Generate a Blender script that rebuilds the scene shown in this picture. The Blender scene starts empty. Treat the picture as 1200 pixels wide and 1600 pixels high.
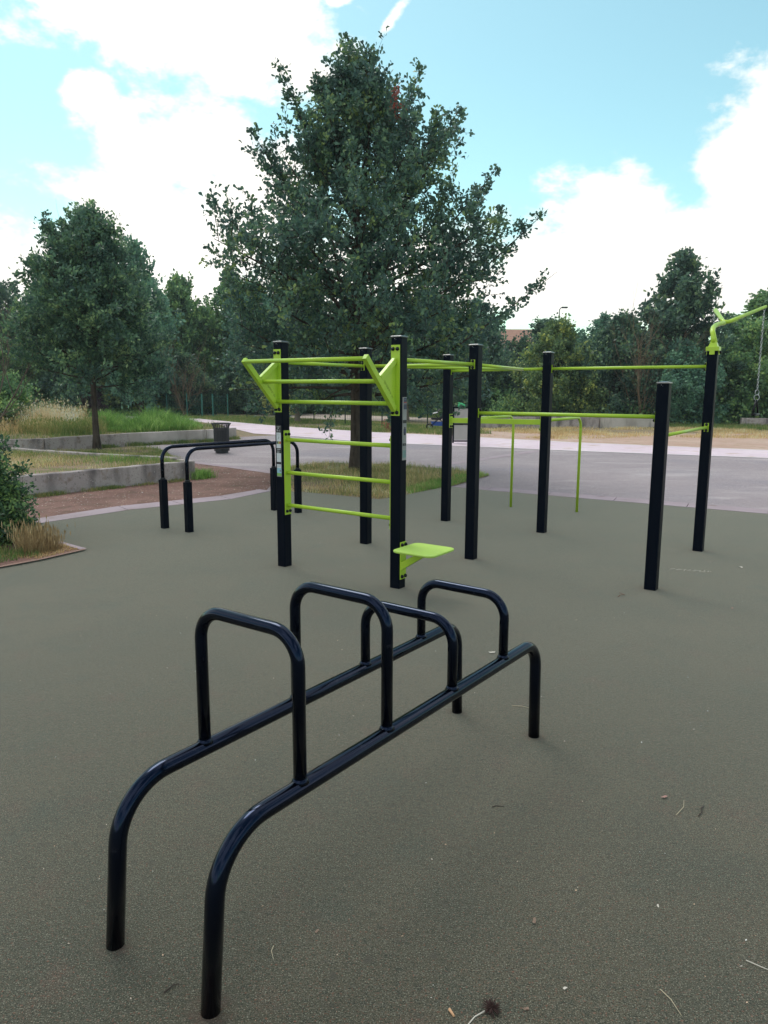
import bpy, bmesh, math, random
import numpy as np
from mathutils import Vector, Matrix
S = bpy.context.scene
COL = S.collection
PI = math.pi

# ------------------------------------------------------------------ camera
PITCH, ROLL = math.radians(9.507), math.radians(0.254)
cd = bpy.data.cameras.new('camera')
cam = bpy.data.objects.new('camera', cd); COL.objects.link(cam)
fw = Vector((0, math.cos(PITCH), -math.sin(PITCH))); up = Vector((0, math.sin(PITCH), math.cos(PITCH))); ri = Vector((1, 0, 0))
r2 = ri*math.cos(ROLL)+up*math.sin(ROLL); u2 = -ri*math.sin(ROLL)+up*math.cos(ROLL)
M = Matrix((r2, u2, -fw)).transposed().to_4x4(); M.translation = Vector((0, 0, 1.7))
cam.matrix_world = M
cd.sensor_fit = 'VERTICAL'; cd.sensor_height = 24.0; cd.lens = 24.0*1150/1600
cd.clip_end = 2000; cd.clip_start = 0.05
S.camera = cam

# ------------------------------------------------------------------ world: blue sky with broken white cloud
SUN_EL, SUN_AZ = math.radians(56), math.radians(-26)      # azimuth measured from +Y towards +X
W = bpy.data.worlds.new('World'); S.world = W; W.use_nodes = True
nt = W.node_tree; N = nt.nodes; Lk = nt.links; N.clear()
def nd(t, **k):
    n = N.new(t)
    for a, b in k.items(): setattr(n, a, b)
    return n
def mth(op, a, b=None, c=None, clamp=False):
    n = nd('ShaderNodeMath', operation=op); n.use_clamp = clamp
    for i, v in enumerate((a, b, c)):
        if v is None: continue
        if isinstance(v, (int, float)): n.inputs[i].default_value = v
        else: Lk.new(v, n.inputs[i])
    return n.outputs[0]
tc = nd('ShaderNodeTexCoord'); sep = nd('ShaderNodeSeparateXYZ'); Lk.new(tc.outputs['Generated'], sep.inputs[0])
X, Y, Z = sep.outputs
AZ = mth('ARCTAN2', X, Y); EL = mth('ARCSINE', Z)
nz = nd('ShaderNodeTexNoise'); nz.inputs['Scale'].default_value = 12.5; nz.inputs['Detail'].default_value = 10; nz.inputs['Roughness'].default_value = 0.62
mp = nd('ShaderNodeMapping'); mp.inputs['Scale'].default_value = (1, 1, 1.7); mp.inputs['Location'].default_value = (3.1, .4, 1.7)
Lk.new(tc.outputs['Generated'], mp.inputs[0]); Lk.new(mp.outputs[0], nz.inputs['Vector'])
nz2 = nd('ShaderNodeTexNoise'); nz2.inputs['Scale'].default_value = 1.9; nz2.inputs['Detail'].default_value = 3
Lk.new(mp.outputs[0], nz2.inputs['Vector'])
# (azimuth, elevation, half width, half height, tilt) of the cloud banks, degrees
BANKS = [(-13.96, 23.8, 12.6, 4.4, .1), (-20.5, 23.8, 4.6, 2.2, .1), (-6.53, 21.85, 3.4, 1.7, .5), (-14.29, 16.12, 7.2, 3.6, -.1), (-20.3, 18.6, 2.1, 1.9, 0), (-18.6, 17.4, 2.2, 1.6, 0),
         (-17.5, 12.05, 7.0, 3.4, 0), (-17.25, 8.32, 16.1, 4.2, 0), (-29, 6.8, 9.8, 4.0, 0), (-.1, 7.9, 12.7, 4.2, 0), (26.4, 14.8, 4.9, 5.8, -.3), (16.4, 12.7, 5.4, 3.4, 0),
         (18.8, 8.4, 16.1, 4.9, 0), (.3, 24.2, 3.6, .8, -.85, .42), (-3.4, 25.2, 2.0, .9, -.2, .45), (-9.4, 13.8, 5.8, 4.0, 0), (44, 14, 13, 8, 0), (-48, 13, 15, 8, 0)]
best = None
for az, el, w, hh, tl, *bias in BANKS:
    az, el, w, hh = [math.radians(q) for q in (az, el, w, hh)]
    dx = mth('SUBTRACT', AZ, az); dy = mth('SUBTRACT', EL, el)
    ct, st = math.cos(tl), math.sin(tl)
    rx = mth('ADD', mth('MULTIPLY', dx, ct/w), mth('MULTIPLY', dy, -st/w)); ry = mth('ADD', mth('MULTIPLY', dx, st/hh), mth('MULTIPLY', dy, ct/hh))
    q = mth('SUBTRACT', 1.0, mth('SQRT', mth('ADD', mth('MULTIPLY', rx, rx), mth('MULTIPLY', ry, ry))))
    if bias: q = mth('SUBTRACT', q, bias[0])
    best = q if best is None else mth('MAXIMUM', best, q)
# elsewhere in the sky: the same broken cloud from noise alone
far = mth('MULTIPLY', mth('SUBTRACT', nz2.outputs['Fac'], 0.49), 5.0)
away = mth('SMOOTH_MAX', mth('MULTIPLY', mth('SUBTRACT', mth('ABSOLUTE', AZ), 0.62), 4), mth('MULTIPLY', mth('SUBTRACT', EL, 0.60), 4), 0.2)
away = mth('MINIMUM', mth('MAXIMUM', away, 0.0), 1.0)
fieldv = mth('ADD', mth('MULTIPLY', best, mth('SUBTRACT', 1.0, away)), mth('MULTIPLY', far, away))
fieldv = mth('ADD', fieldv, mth('MULTIPLY', mth('SUBTRACT', nz.outputs['Fac'], 0.5), 2.1))
rm = nd('ShaderNodeMapRange'); rm.interpolation_type = 'SMOOTHSTEP'
rm.inputs['From Min'].default_value = -0.10; rm.inputs['From Max'].default_value = 0.40
Lk.new(fieldv, rm.inputs['Value']); COV = rm.outputs[0]
sky = nd('ShaderNodeTexSky', sky_type='NISHITA'); sky.sun_disc = False
sky.sun_elevation = SUN_EL; sky.sun_rotation = SUN_AZ; sky.air_density = 1.0; sky.dust_density = 0.6; sky.ozone_density = 1.0
tint = nd('ShaderNodeMixRGB', blend_type='MULTIPLY'); tint.inputs[0].default_value = 1; tint.inputs[2].default_value = (1.0, 1.25, .95, 1)
Lk.new(sky.outputs[0], tint.inputs[1])
bgs = nd('ShaderNodeBackground'); bgs.inputs[1].default_value = 0.108; Lk.new(tint.outputs[0], bgs.inputs[0])
bgc = nd('ShaderNodeBackground'); bgc.inputs[0].default_value = (1, 0.968, 0.905, 1)
cs = nd('ShaderNodeMapRange'); cs.inputs['From Min'].default_value = .3; cs.inputs['From Max'].default_value = .7; cs.inputs['To Min'].default_value = .74; cs.inputs['To Max'].default_value = 1.0
nz3 = nd('ShaderNodeTexNoise'); nz3.inputs['Scale'].default_value = 3.5; nz3.inputs['Detail'].default_value = 5; Lk.new(mp.outputs[0], nz3.inputs['Vector']); Lk.new(nz3.outputs['Fac'], cs.inputs['Value']); Lk.new(cs.outputs[0], bgc.inputs[1])
mx = nd('ShaderNodeMixShader'); wo = nd('ShaderNodeOutputWorld')
Lk.new(COV, mx.inputs[0]); Lk.new(bgs.outputs[0], mx.inputs[1]); Lk.new(bgc.outputs[0], mx.inputs[2]); Lk.new(mx.outputs[0], wo.inputs[0])

sd = bpy.data.lights.new('sun', 'SUN'); sun = bpy.data.objects.new('sun', sd); COL.objects.link(sun)
sd.energy = 0.9; sd.angle = math.radians(26); sd.color = (1, .96, .9)
sv = Vector((math.sin(SUN_AZ)*math.cos(SUN_EL), math.cos(SUN_AZ)*math.cos(SUN_EL), math.sin(SUN_EL)))
sun.rotation_euler = sv.to_track_quat('Z', 'Y').to_euler()
S.view_settings.view_transform = 'Standard'; S.view_settings.look = 'None'; S.view_settings.gamma = 1
S.view_settings.use_curve_mapping = False; S.view_settings.exposure = 0.66
S.cycles.use_denoising = True
S.cycles.max_bounces = 6; S.cycles.diffuse_bounces = 4; S.cycles.volume_bounces = 0; S.cycles.transparent_max_bounces = 4

HAZE = 0.00065
# ------------------------------------------------------------------ helpers
def tag(o, label=None, cat=None, group=None, kind=None):
    if label: o['label'] = label
    if cat: o['category'] = cat
    if group: o['group'] = group
    if kind: o['kind'] = kind
    return o
def empty(name, loc, label=None, cat=None, group=None, rz=0):
    o = bpy.data.objects.new(name, None); COL.objects.link(o); o.location = loc; o.rotation_euler = (0, 0, rz)
    o.empty_display_size = .1
    return tag(o, label, cat, group)
def np_mesh(name, V, F, mat=None, smooth=False, sizes=None):
    """V (n,3); F (m,k) indices, all faces with k corners."""
    me = bpy.data.meshes.new(name); V = np.asarray(V, np.float32); F = np.asarray(F, np.int32)
    k = F.shape[1]; me.vertices.add(len(V)); me.vertices.foreach_set('co', V.ravel())
    me.loops.add(F.size); me.loops.foreach_set('vertex_index', F.ravel())
    me.polygons.add(len(F)); me.polygons.foreach_set('loop_start', np.arange(0, F.size, k, dtype=np.int32))
    if smooth: me.polygons.foreach_set('use_smooth', np.ones(len(F), bool))
    me.update(calc_edges=True)
    for m_ in (mat if isinstance(mat, (list, tuple)) else [mat]):
        if m_: me.materials.append(m_)
    return me
def link(name, me, parent=None, loc=None):
    o = bpy.data.objects.new(name, me); COL.objects.link(o)
    if parent: o.parent = parent
    if loc is not None: o.location = loc
    return o
class MB:
    """collects faces in WORLD coordinates; build() re-bases them on the parent's origin (or on org)"""
    def __init__(s): s.v = []; s.f = []; s.m = []; s.sm = []; s.mi = 0
    def add(s, vs, fs, smooth=False):
        b = len(s.v); s.v += [Vector(v) for v in vs]
        for f in fs: s.f.append([b+i for i in f]); s.m.append(s.mi); s.sm.append(smooth)
    def box(s, c, sx, sy, sz, ax=None, ay=None, az=None, ch=0):
        ax = Vector(ax or (1, 0, 0)).normalized(); ay = Vector(ay or (0, 1, 0)).normalized(); az = Vector(az).normalized() if az else ax.cross(ay)
        c = Vector(c)
        if ch <= 0:
            vs = [c+ax*i*sx/2+ay*j*sy/2+az*k*sz/2 for k in (-1, 1) for j in (-1, 1) for i in (-1, 1)]
            s.add(vs, [(0, 2, 3, 1), (4, 5, 7, 6), (0, 1, 5, 4), (1, 3, 7, 5), (3, 2, 6, 7), (2, 0, 4, 6)])
        else:
            def ring(hx, hy, z, r, n=3):
                o = []
                for qx, qy, a0 in ((1, 1, 0), (-1, 1, 90), (-1, -1, 180), (1, -1, 270)):
                    for i in range(n+1):
                        a = math.radians(a0+90*i/n); o.append(c+ax*(qx*(hx-r)+r*math.cos(a))+ay*(qy*(hy-r)+r*math.sin(a))+az*z)
                return o
            e = min(ch*.5, sz*.3)
            rs = [ring(sx/2-e, sy/2-e, -sz/2, max(ch-e, .0005)), ring(sx/2, sy/2, -sz/2+e, ch), ring(sx/2, sy/2, sz/2-e, ch), ring(sx/2-e, sy/2-e, sz/2, max(ch-e, .0005))]
            s.loft(rs)
        return s
    def loft(s, rings, smooth=False, cap=True):
        n = len(rings[0]); vs = [v for r in rings for v in r]; fs = []
        for k in range(len(rings)-1):
            for i in range(n): j = (i+1) % n; fs.append((k*n+i, k*n+j, (k+1)*n+j, (k+1)*n+i))
        b = len(s.v); s.add(vs, fs, smooth)
        if cap:
            s.f.append([b+i for i in reversed(range(n))]); s.m.append(s.mi); s.sm.append(False)
            s.f.append([b+(len(rings)-1)*n+i for i in range(n)]); s.m.append(s.mi); s.sm.append(False)
    def tube(s, pts, r, n=16, smooth=True, cap=True):
        pts = [Vector(p) for p in pts]; rs = r if isinstance(r, (list, tuple)) else [r]*len(pts)
        t0 = (pts[1]-pts[0]).normalized(); nrm = t0.orthogonal().normalized(); rings = []
        for i, p in enumerate(pts):
            t = ((pts[min(i+1, len(pts)-1)]-p).normalized()+(p-pts[max(i-1, 0)]).normalized()).normalized() if 0 < i < len(pts)-1 else ((pts[1]-pts[0]) if i == 0 else (pts[-1]-pts[-2])).normalized()
            nrm = (nrm-t*nrm.dot(t)).normalized(); b = t.cross(nrm)
            rings.append([p+(nrm*math.cos(2*PI*k/n)+b*math.sin(2*PI*k/n))*rs[i] for k in range(n)])
        s.loft(rings, smooth, cap); return s
    def bolt(s, p, d, r=.012):
        r = r*1.25 if r > .008 else r
        p = Vector(p); d = Vector(d).normalized(); s.tube([p, p+d*r*.5, p+d*r*1.0, p+d*r*1.25], [r, r, r*.75, r*.3], 8)
    def build(s, name, mats, parent=None, label=None, org=None):
        o_ = Vector(org) if org is not None else (parent_world(parent) if parent else Vector((0, 0, 0)))
        me = bpy.data.meshes.new(name); me.from_pydata([tuple(v-o_) for v in s.v], [], s.f); me.update()
        for m_ in (mats if isinstance(mats, (list, tuple)) else [mats]): me.materials.append(m_)
        me.polygons.foreach_set('material_index', s.m); me.polygons.foreach_set('use_smooth', s.sm)
        o = link(name, me, parent, None if parent else (o_ if org is not None else None))
        if label: o['label'] = label
        return o
def parent_world(p):
    v = Vector((0, 0, 0))
    while p: v = v+p.location; p = p.parent
    return v
def fillet(pts, r, n=8):
    """polyline with each inner corner rounded to radius r"""
    pts = [Vector(p) for p in pts]; out = [pts[0]]
    rr = r if isinstance(r, (list, tuple)) else [r]*(len(pts)-2)
    for i in range(1, len(pts)-1):
        a = (pts[i-1]-pts[i]).normalized(); b = (pts[i+1]-pts[i]).normalized(); an = a.angle(b)
        d = rr[i-1]/math.tan(an/2); p0 = pts[i]+a*d; p1 = pts[i]+b*d; c = pts[i]+(a+b).normalized()*(rr[i-1]/math.sin(an/2))
        v0 = p0-c; v1 = p1-c; tot = v0.angle(v1); ax = v0.cross(v1).normalized()
        for k in range(n+1): out.append(c+Matrix.Rotation(tot*k/n, 3, ax) @ v0)
    out.append(pts[-1]); return out

# ------------------------------------------------------------------ materials
def mat(name, col, rough=.6, spec=.5, noise=None, bump=None, metal=0, coat=0, sheen=0, stint=None):
    """noise: list of (scale, colour, low, high, detail) layers mixed over col; bump: (scale, strength, distance)"""
    m = bpy.data.materials.new(name); m.use_nodes = True; t = m.node_tree; n = t.nodes; l = t.links
    b = n['Principled BSDF']; b.inputs['Roughness'].default_value = rough; b.inputs['Specular IOR Level'].default_value = spec
    b.inputs['Metallic'].default_value = metal; b.inputs['Coat Weight'].default_value = coat; b.inputs['Coat Roughness'].default_value = .08
    if stint: b.inputs['Specular Tint'].default_value = (*stint, 1)
    if sheen: b.inputs['Sheen Weight'].default_value = sheen; b.inputs['Sheen Tint'].default_value = (1, .93, .80, 1); b.inputs['Sheen Roughness'].default_value = .5
    g = n.new('ShaderNodeNewGeometry'); cur = None
    rgb = n.new('ShaderNodeRGB'); rgb.outputs[0].default_value = (*col, 1); cur = rgb.outputs[0]
    for lay in noise or []:
        sc, c2, lo, hi, det = lay[:5]
        z = n.new('ShaderNodeTexNoise'); z.inputs['Scale'].default_value = sc; z.inputs['Detail'].default_value = det
        if len(lay) > 5:
            mpn = n.new('ShaderNodeMapping'); mpn.inputs['Scale'].default_value = lay[5]; mpn.inputs['Location'].default_value = (sc, sc*.7, 0)
            l.new(g.outputs['Position'], mpn.inputs[0]); l.new(mpn.outputs[0], z.inputs['Vector'])
        else: l.new(g.outputs['Position'], z.inputs['Vector'])
        mr = n.new('ShaderNodeMapRange'); mr.inputs['From Min'].default_value = lo; mr.inputs['From Max'].default_value = hi
        l.new(z.outputs['Fac'], mr.inputs['Value'])
        mi = n.new('ShaderNodeMixRGB'); l.new(mr.outputs[0], mi.inputs[0]); l.new(cur, mi.inputs[1]); mi.inputs[2].default_value = (*c2, 1); cur = mi.outputs[0]
    l.new(cur, b.inputs['Base Color'])
    if bump:
        bs = bump if isinstance(bump[0], (list, tuple)) else [bump]; prev = None
        for sc, st, di in bs:
            z = n.new('ShaderNodeTexNoise'); z.inputs['Scale'].default_value = sc; z.inputs['Detail'].default_value = 3
            l.new(g.outputs['Position'], z.inputs['Vector'])
            bm_ = n.new('ShaderNodeBump'); bm_.inputs['Strength'].default_value = st; bm_.inputs['Distance'].default_value = di
            l.new(z.outputs['Fac'], bm_.inputs['Height'])
            if prev: l.new(prev, bm_.inputs['Normal'])
            prev = bm_.outputs[0]
        l.new(prev, b.inputs['Normal'])
    return m
def leafmat(name, cols, trans=.3, rough=.45, spec=.35, pos=(0, .45, .8, 1), gain=2.5):
    m = bpy.data.materials.new(name); m.use_nodes = True; t = m.node_tree; n = t.nodes; l = t.links
    b = n['Principled BSDF']; b.inputs['Roughness'].default_value = rough; b.inputs['Specular IOR Level'].default_value = spec
    g = n.new('ShaderNodeNewGeometry'); oi = n.new('ShaderNodeObjectInfo')
    z = n.new('ShaderNodeTexNoise'); z.inputs['Scale'].default_value = 1.3; z.inputs['Detail'].default_value = 3
    l.new(g.outputs['Position'], z.inputs['Vector'])
    a = n.new('ShaderNodeMath'); a.operation = 'MULTIPLY_ADD'; a.inputs[1].default_value = .75; l.new(g.outputs['Random Per Island'], a.inputs[0])
    s_ = n.new('ShaderNodeMath'); s_.operation = 'MULTIPLY_ADD'; s_.inputs[1].default_value = 1.9; s_.inputs[2].default_value = -.84; l.new(z.outputs['Fac'], s_.inputs[0]); l.new(s_.outputs[0], a.inputs[2])
    r = n.new('ShaderNodeValToRGB'); el = r.color_ramp.elements
    while len(el) < len(cols): el.new(.5)
    for i, c in enumerate(cols): el[i].position = pos[i] if i < len(pos) else 1; el[i].color = (*[min(.8, q*gain) for q in c], 1)
    l.new(a.outputs[0], r.inputs[0]); l.new(r.outputs[0], b.inputs['Base Color'])
    tr = n.new('ShaderNodeBsdfTranslucent'); l.new(r.outputs[0], tr.inputs[0])
    mxs = n.new('ShaderNodeMixShader'); mxs.inputs[0].default_value = trans+.08
    l.new(b.outputs[0], mxs.inputs[1]); l.new(tr.outputs[0], mxs.inputs[2]); l.new(mxs.outputs[0], n['Material Output'].inputs[0])
    return m
BLACK = mat('black_powder_coat', (.0012, .0024, .0075), .42, .10, bump=(900, .04, .001), stint=(.6, .75, 1))
GLOSS = mat('gloss_black_paint', (.0005, .0008, .0024),   .12, .42, noise=[(26, (.012, .012, .015), .60, .74, 6)], bump=(60, .012, .002), stint=(.34, .50, 1))  # blue specular tint, here and on the powder coat, stands in for reflected sky
CAPM = mat('black_plastic', (.006, .007, .011), .3, .3)
CAPT = mat('post_cap_plastic', (.035, .04, .055), .28, .8)  # base lightened and blued to paint the sky-lit top into the caps
LIME = mat('lime_green_paint', (.43, .62, .045), .30, .45, noise=[(3, (.34, .55, .035), .4, .7, 4), (45, (.30, .45, .04), .66, .8, 3)], bump=(300, .03, .001))
LIMED = mat('punched_hole_edge', (.12, .2, .02), .7)
SEATM = mat('lime_plastic_seat', (.46, .68, .12), .5, .4, noise=[(260, (.38, .58, .08), .5, .7, 2), (8, (.42, .62, .12), .4, .7, 3)], bump=(260, .25, .002))
STEEL = mat('galvanised_steel', (.45, .46, .48), .35, .5, metal=.9)
RUBBER = mat('rubber_crumb', (.052, .049, .033), .95, .12,
   noise=[(.45, (.071, .061, .041), .40, .60, 5), (1.3, (.036, .040, .029), .50, .70, 6), (4.5, (.078, .048, .036), .58, .76, 7), (3.1, (.036, .045, .034), .58, .72, 7), (34, (.031, .033, .025), .52, .70, 3), (64, (.102, .092, .07), .55, .70, 2), (175, (.012, .016, .012), .49, .62, 2), (240, (.24, .23, .18), .57, .68, 2), (125, (.15, .06, .04), .61, .70, 2), (16, (.05, .045, .036), .63, .72, 4)],
   bump=[(250, .6, .004), (60, .25, .006), (2.2, .12, .02)], sheen=.42)
def stain(m, spots, col):
    """reddish dust caught round the feet of the bars"""
    n = m.node_tree.nodes; l = m.node_tree.links; b = n['Principled BSDF']; src = b.inputs['Base Color'].links[0].from_socket
    g = n.new('ShaderNodeNewGeometry'); z = n.new('ShaderNodeTexNoise'); z.inputs['Scale'].default_value = 22; z.inputs['Detail'].default_value = 5; l.new(g.outputs['Position'], z.inputs['Vector']); acc = None
    for (x, y, r) in spots:
        d = n.new('ShaderNodeVectorMath'); d.operation = 'DISTANCE'; l.new(g.outputs['Position'], d.inputs[0]); d.inputs[1].default_value = (x, y, 0)
        q = n.new('ShaderNodeMapRange'); q.inputs['From Min'].default_value = r*.35; q.inputs['From Max'].default_value = r; q.inputs['To Min'].default_value = 1; q.inputs['To Max'].default_value = 0; l.new(d.outputs['Value'], q.inputs['Value'])
        if acc is None: acc = q.outputs[0]
        else:
            a = n.new('ShaderNodeMath'); a.operation = 'MAXIMUM'; l.new(acc, a.inputs[0]); l.new(q.outputs[0], a.inputs[1]); acc = a.outputs[0]
    k = n.new('ShaderNodeMath'); k.operation = 'MULTIPLY'; k.use_clamp = True; z2 = n.new('ShaderNodeMapRange'); z2.inputs['From Min'].default_value = .4; z2.inputs['From Max'].default_value = .62; l.new(z.outputs['Fac'], z2.inputs['Value']); l.new(acc, k.inputs[0]); l.new(z2.outputs[0], k.inputs[1])
    k2 = n.new('ShaderNodeMath'); k2.operation = 'MULTIPLY'; k2.inputs[1].default_value = .75; l.new(k.outputs[0], k2.inputs[0])
    mi = n.new('ShaderNodeMixRGB'); l.new(k2.outputs[0], mi.inputs[0]); l.new(src, mi.inputs[1]); mi.inputs[2].default_value = (*col, 1); l.new(mi.outputs[0], b.inputs['Base Color'])
stain(RUBBER, [(-.474, 1.779, .085), (-.826, 2.024, .07), (.75, 3.427, .07), (.395, 3.702, .07), (.12, 6.207, .17), (-.962, 6.978, .15), (.886, 7.313, .15), (2.316, 6.183, .15), (3.378, 7.738, .15), (1.903, 8.728, .15), (.3, 6.0, .25)], (.075, .042, .034))
ASPH = mat('asphalt', (.32, .265, .285), .9, .3, noise=[(.5, (.38, .32, .34), .42, .65, 6), (1.6, (.29, .24, .27), .48, .75, 6, (1, 3, 1)), (.9, (.52, .45, .47), .56, .70, 8, (.3, 1, 1)), (.35, (.27, .235, .27), .52, .66, 8), (60, (.17, .14, .155), .5, .7, 3), (100, (.7, .63, .65), .60, .70, 2), (18, (.5, .43, .44), .64, .72, 3)], bump=(160, .4, .006))
PINK = mat('pale_pink_concrete', (.68, .54, .62), .85, .3, noise=[(.6, (.74, .61, .68), .4, .65, 6), (2.5, (.60, .48, .53), .52, .8, 6), (60, (.54, .44, .48), .55, .8, 3), (1.2, (.52, .38, .34), .58, .72, 8)], bump=(90, .3, .004))
STRIP = mat('lilac_concrete_edging', (.38, .30, .345), .85, .3, noise=[(1.5, (.31, .245, .265), .42, .7, 6), (70, (.48, .40, .43), .58, .75, 3), (3, (.18, .12, .10), .62, .8, 5)], bump=(90, .3, .004))
WHITE = mat('white_edging', (.82, .76, .78), .8, .3, noise=[(2.5, (.5, .45, .42), .55, .8, 5)])
DIRT = mat('reddish_dirt', (.19, .105, .09), .95, .2, noise=[(1.1, (.26, .15, .13), .42, .66, 7), (3.2, (.12, .08, .062), .5, .75, 7), (14, (.34, .28, .18), .62, .74, 6, (1, 2.6, 1)), (60, (.07, .045, .035), .56, .75, 3), (130, (.42, .34, .26), .66, .73, 2)], bump=[(40, .6, .02), (5, .4, .05)])
SOIL = mat('dry_soil', (.28, .20, .14), .95, .2, noise=[(2, (.15, .15, .06), .45, .65, 6), (9, (.30, .24, .13), .55, .75, 6), (50, (.07, .05, .035), .56, .76, 3)], bump=(30, .6, .02))
GROUND = mat('park_ground', (.25, .195, .125), .95, .2, noise=[(.16, (.12, .13, .045), .48, .58, 5), (.9, (.29, .20, .15), .5, .72, 6), (7, (.12, .12, .05), .55, .75, 5), (40, (.09, .07, .04), .58, .8, 3)], bump=(20, .5, .03))
REDV = mat('red_sandy_verge', (.48, .32, .26), .95, .2, noise=[(.5, (.54, .39, .33), .42, .66, 6), (3, (.36, .26, .17), .5, .75, 6), (40, (.25, .18, .13), .58, .8, 3)], bump=(30, .4, .02))
SAND = mat('pale_sand', (.46, .38, .34), .95, .2, noise=[(.8, (.36, .30, .24), .45, .7, 6), (6, (.24, .23, .13), .6, .8, 5)], bump=(20, .4, .03))
LAWN = mat('lawn_soil', (.075, .115, .035), .95, .2, noise=[(.7, (.17, .16, .07), .5, .7, 6), (8, (.05, .09, .03), .5, .8, 5)], bump=(30, .5, .03))
HILLM = mat('wooded_slope', (.035, .055, .028), 1, .1, noise=[(.6, (.06, .075, .03), .45, .7, 7)], bump=(2, 1, .4))
CONC = mat('weathered_concrete', (.40, .34, .345), .9, .25, noise=[(.9, (.47, .41, .40), .4, .65, 7), (2.6, (.15, .13, .135), .50, .66, 8, (1, 1, .35)), (7, (.24, .18, .15), .54, .74, 7), (22, (.18, .16, .16), .58, .72, 5), (40, (.58, .54, .52), .64, .72, 3), (90, (.12, .1, .09), .6, .78, 3)], bump=[(50, .4, .006), (6, .3, .02)])
CONCL = mat('pale_lit_concrete', (.56, .49, .47), .9, .25, noise=[(.9, (.36, .31, .29), .4, .65, 7), (2.6, (.22, .19, .17), .56, .75, 7, (1, 1, .35)), (40, (.5, .46, .42), .62, .74, 3)], bump=[(50, .4, .006)])  # pale stone, and wall lengths coloured lighter where light falls at the right
BARK = mat('oak_bark', (.075, .058, .048), .95, .2, noise=[(14, (.03, .023, .02), .45, .65, 5, (1, 1, .15)), (3, (.11, .09, .072), .5, .8, 5)], bump=(30, .8, .03))
TWIG = mat('grey_twig', (.16, .13, .11), .9, .2)
TEAL = mat('green_fence_paint', (.02, .13, .11), .5, .4)
DKGR = mat('dark_green_fence_paint', (.008, .03, .022), .5, .4)
BINM = mat('dark_grey_steel', (.035, .034, .042), .55, .4, noise=[(30, (.06, .058, .07), .55, .8, 3)])
PANEL = mat('grey_board', (.42, .40, .38), .6, .3, noise=[(3, (.36, .35, .34), .4, .7, 4)])
PW = mat('print_white', (.62, .66, .72), .35); PK = mat('print_black', (.012, .013, .02), .35); PG = mat('print_grey', (.25, .26, .28), .4)
PR = mat('print_orange', (.55, .13, .06), .4); PGN = mat('print_green', (.22, .45, .12), .4); PB = mat('print_light_blue', (.28, .50, .62), .4)
PDB = mat('print_dark_blue', (.03, .04, .09), .4); PTL = mat('print_teal', (.16, .27, .27), .4); PYL = mat('print_yellow', (.6, .5, .12), .4)
PGR = mat('print_silver', (.30, .30, .31), .35); PRD = mat('print_red', (.30, .05, .05), .4)
ROOFM = mat('terracotta_roof', (.36, .20, .15), .85, .2, noise=[(2, (.28, .15, .11), .4, .7, 5)], bump=(6, .6, .05))
PLAST = mat('house_render', (.55, .48, .40), .85, .2, noise=[(1, (.48, .42, .35), .4, .7, 4)])
GLASS = mat('dark_window_glass', (.03, .035, .04), .1, .6)
LEAF_OAK = leafmat('oak_leaves', [(.024, .048, .046), (.038, .072, .056), (.060, .105, .060), (.13, .17, .06)], .28)
LEAF_OAK2 = leafmat('left_oak_leaves', [(.022, .046, .038), (.038, .074, .050), (.066, .118, .062), (.15, .21, .10)], .3)
LEAF_D = leafmat('dark_wood_leaves', [(.018, .038, .032), (.034, .064, .046), (.060, .104, .060), (.11, .155, .07)], .28)
LEAF_B = leafmat('blue_green_leaves', [(.030, .066, .054), (.048, .102, .072), (.072, .142, .086), (.11, .19, .12)], .28)
LEAF_M = leafmat('mid_green_leaves', [(.034, .070, .040), (.062, .115, .052), (.10, .165, .062), (.18, .24, .08)], .32)
LEAF_Y = leafmat('olive_yellow_leaves', [(.030, .055, .030), (.058, .092, .040), (.105, .14, .048), (.24, .25, .07)], .32)
LEAF_P = leafmat('purple_leaves', [(.02, .012, .018), (.035, .018, .028), (.05, .025, .035), (.07, .04, .04)], .2)
LEAF_R = leafmat('dead_red_leaves', [(.07, .018, .014), (.11, .024, .018), (.15, .035, .025), (.18, .06, .04)], .25)
LEAF_C = leafmat('cream_leaves', [(.13, .15, .05), (.25, .26, .09), (.36, .36, .16), (.45, .44, .25)], .3)
BUSHM = leafmat('bush_leaves', [(.014, .030, .022), (.024, .050, .028), (.044, .085, .036), (.12, .18, .06)], .3)
GR_GREEN = leafmat('fresh_green_grass', [(.07, .14, .035), (.12, .22, .05), (.18, .29, .075), (.30, .40, .14)], .35, gain=1.65)
GR_MIX = leafmat('mixed_grass', [(.07, .11, .03), (.13, .16, .05), (.24, .20, .09), (.38, .31, .16)], .3, gain=1.9)
GR_DRY = leafmat('dry_grass', [(.24, .165, .08), (.36, .26, .13), (.46, .36, .20), (.58, .48, .32)], .3, gain=1.9)
GR_TUFT = leafmat('tuft_straw', [(.16, .115, .06), (.26, .19, .10), (.36, .28, .17), (.48, .41, .29)], .3, gain=1.7)
GR_STRAW = leafmat('straw_grass', [(.30, .22, .12), (.42, .33, .20), (.55, .45, .32), (.66, .56, .44)], .3, gain=1.9)
GR_VERGE = leafmat('verge_grass', [(.05, .09, .025), (.08, .13, .035), (.16, .16, .06), (.28, .23, .11)], .3, gain=1.9)

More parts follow.
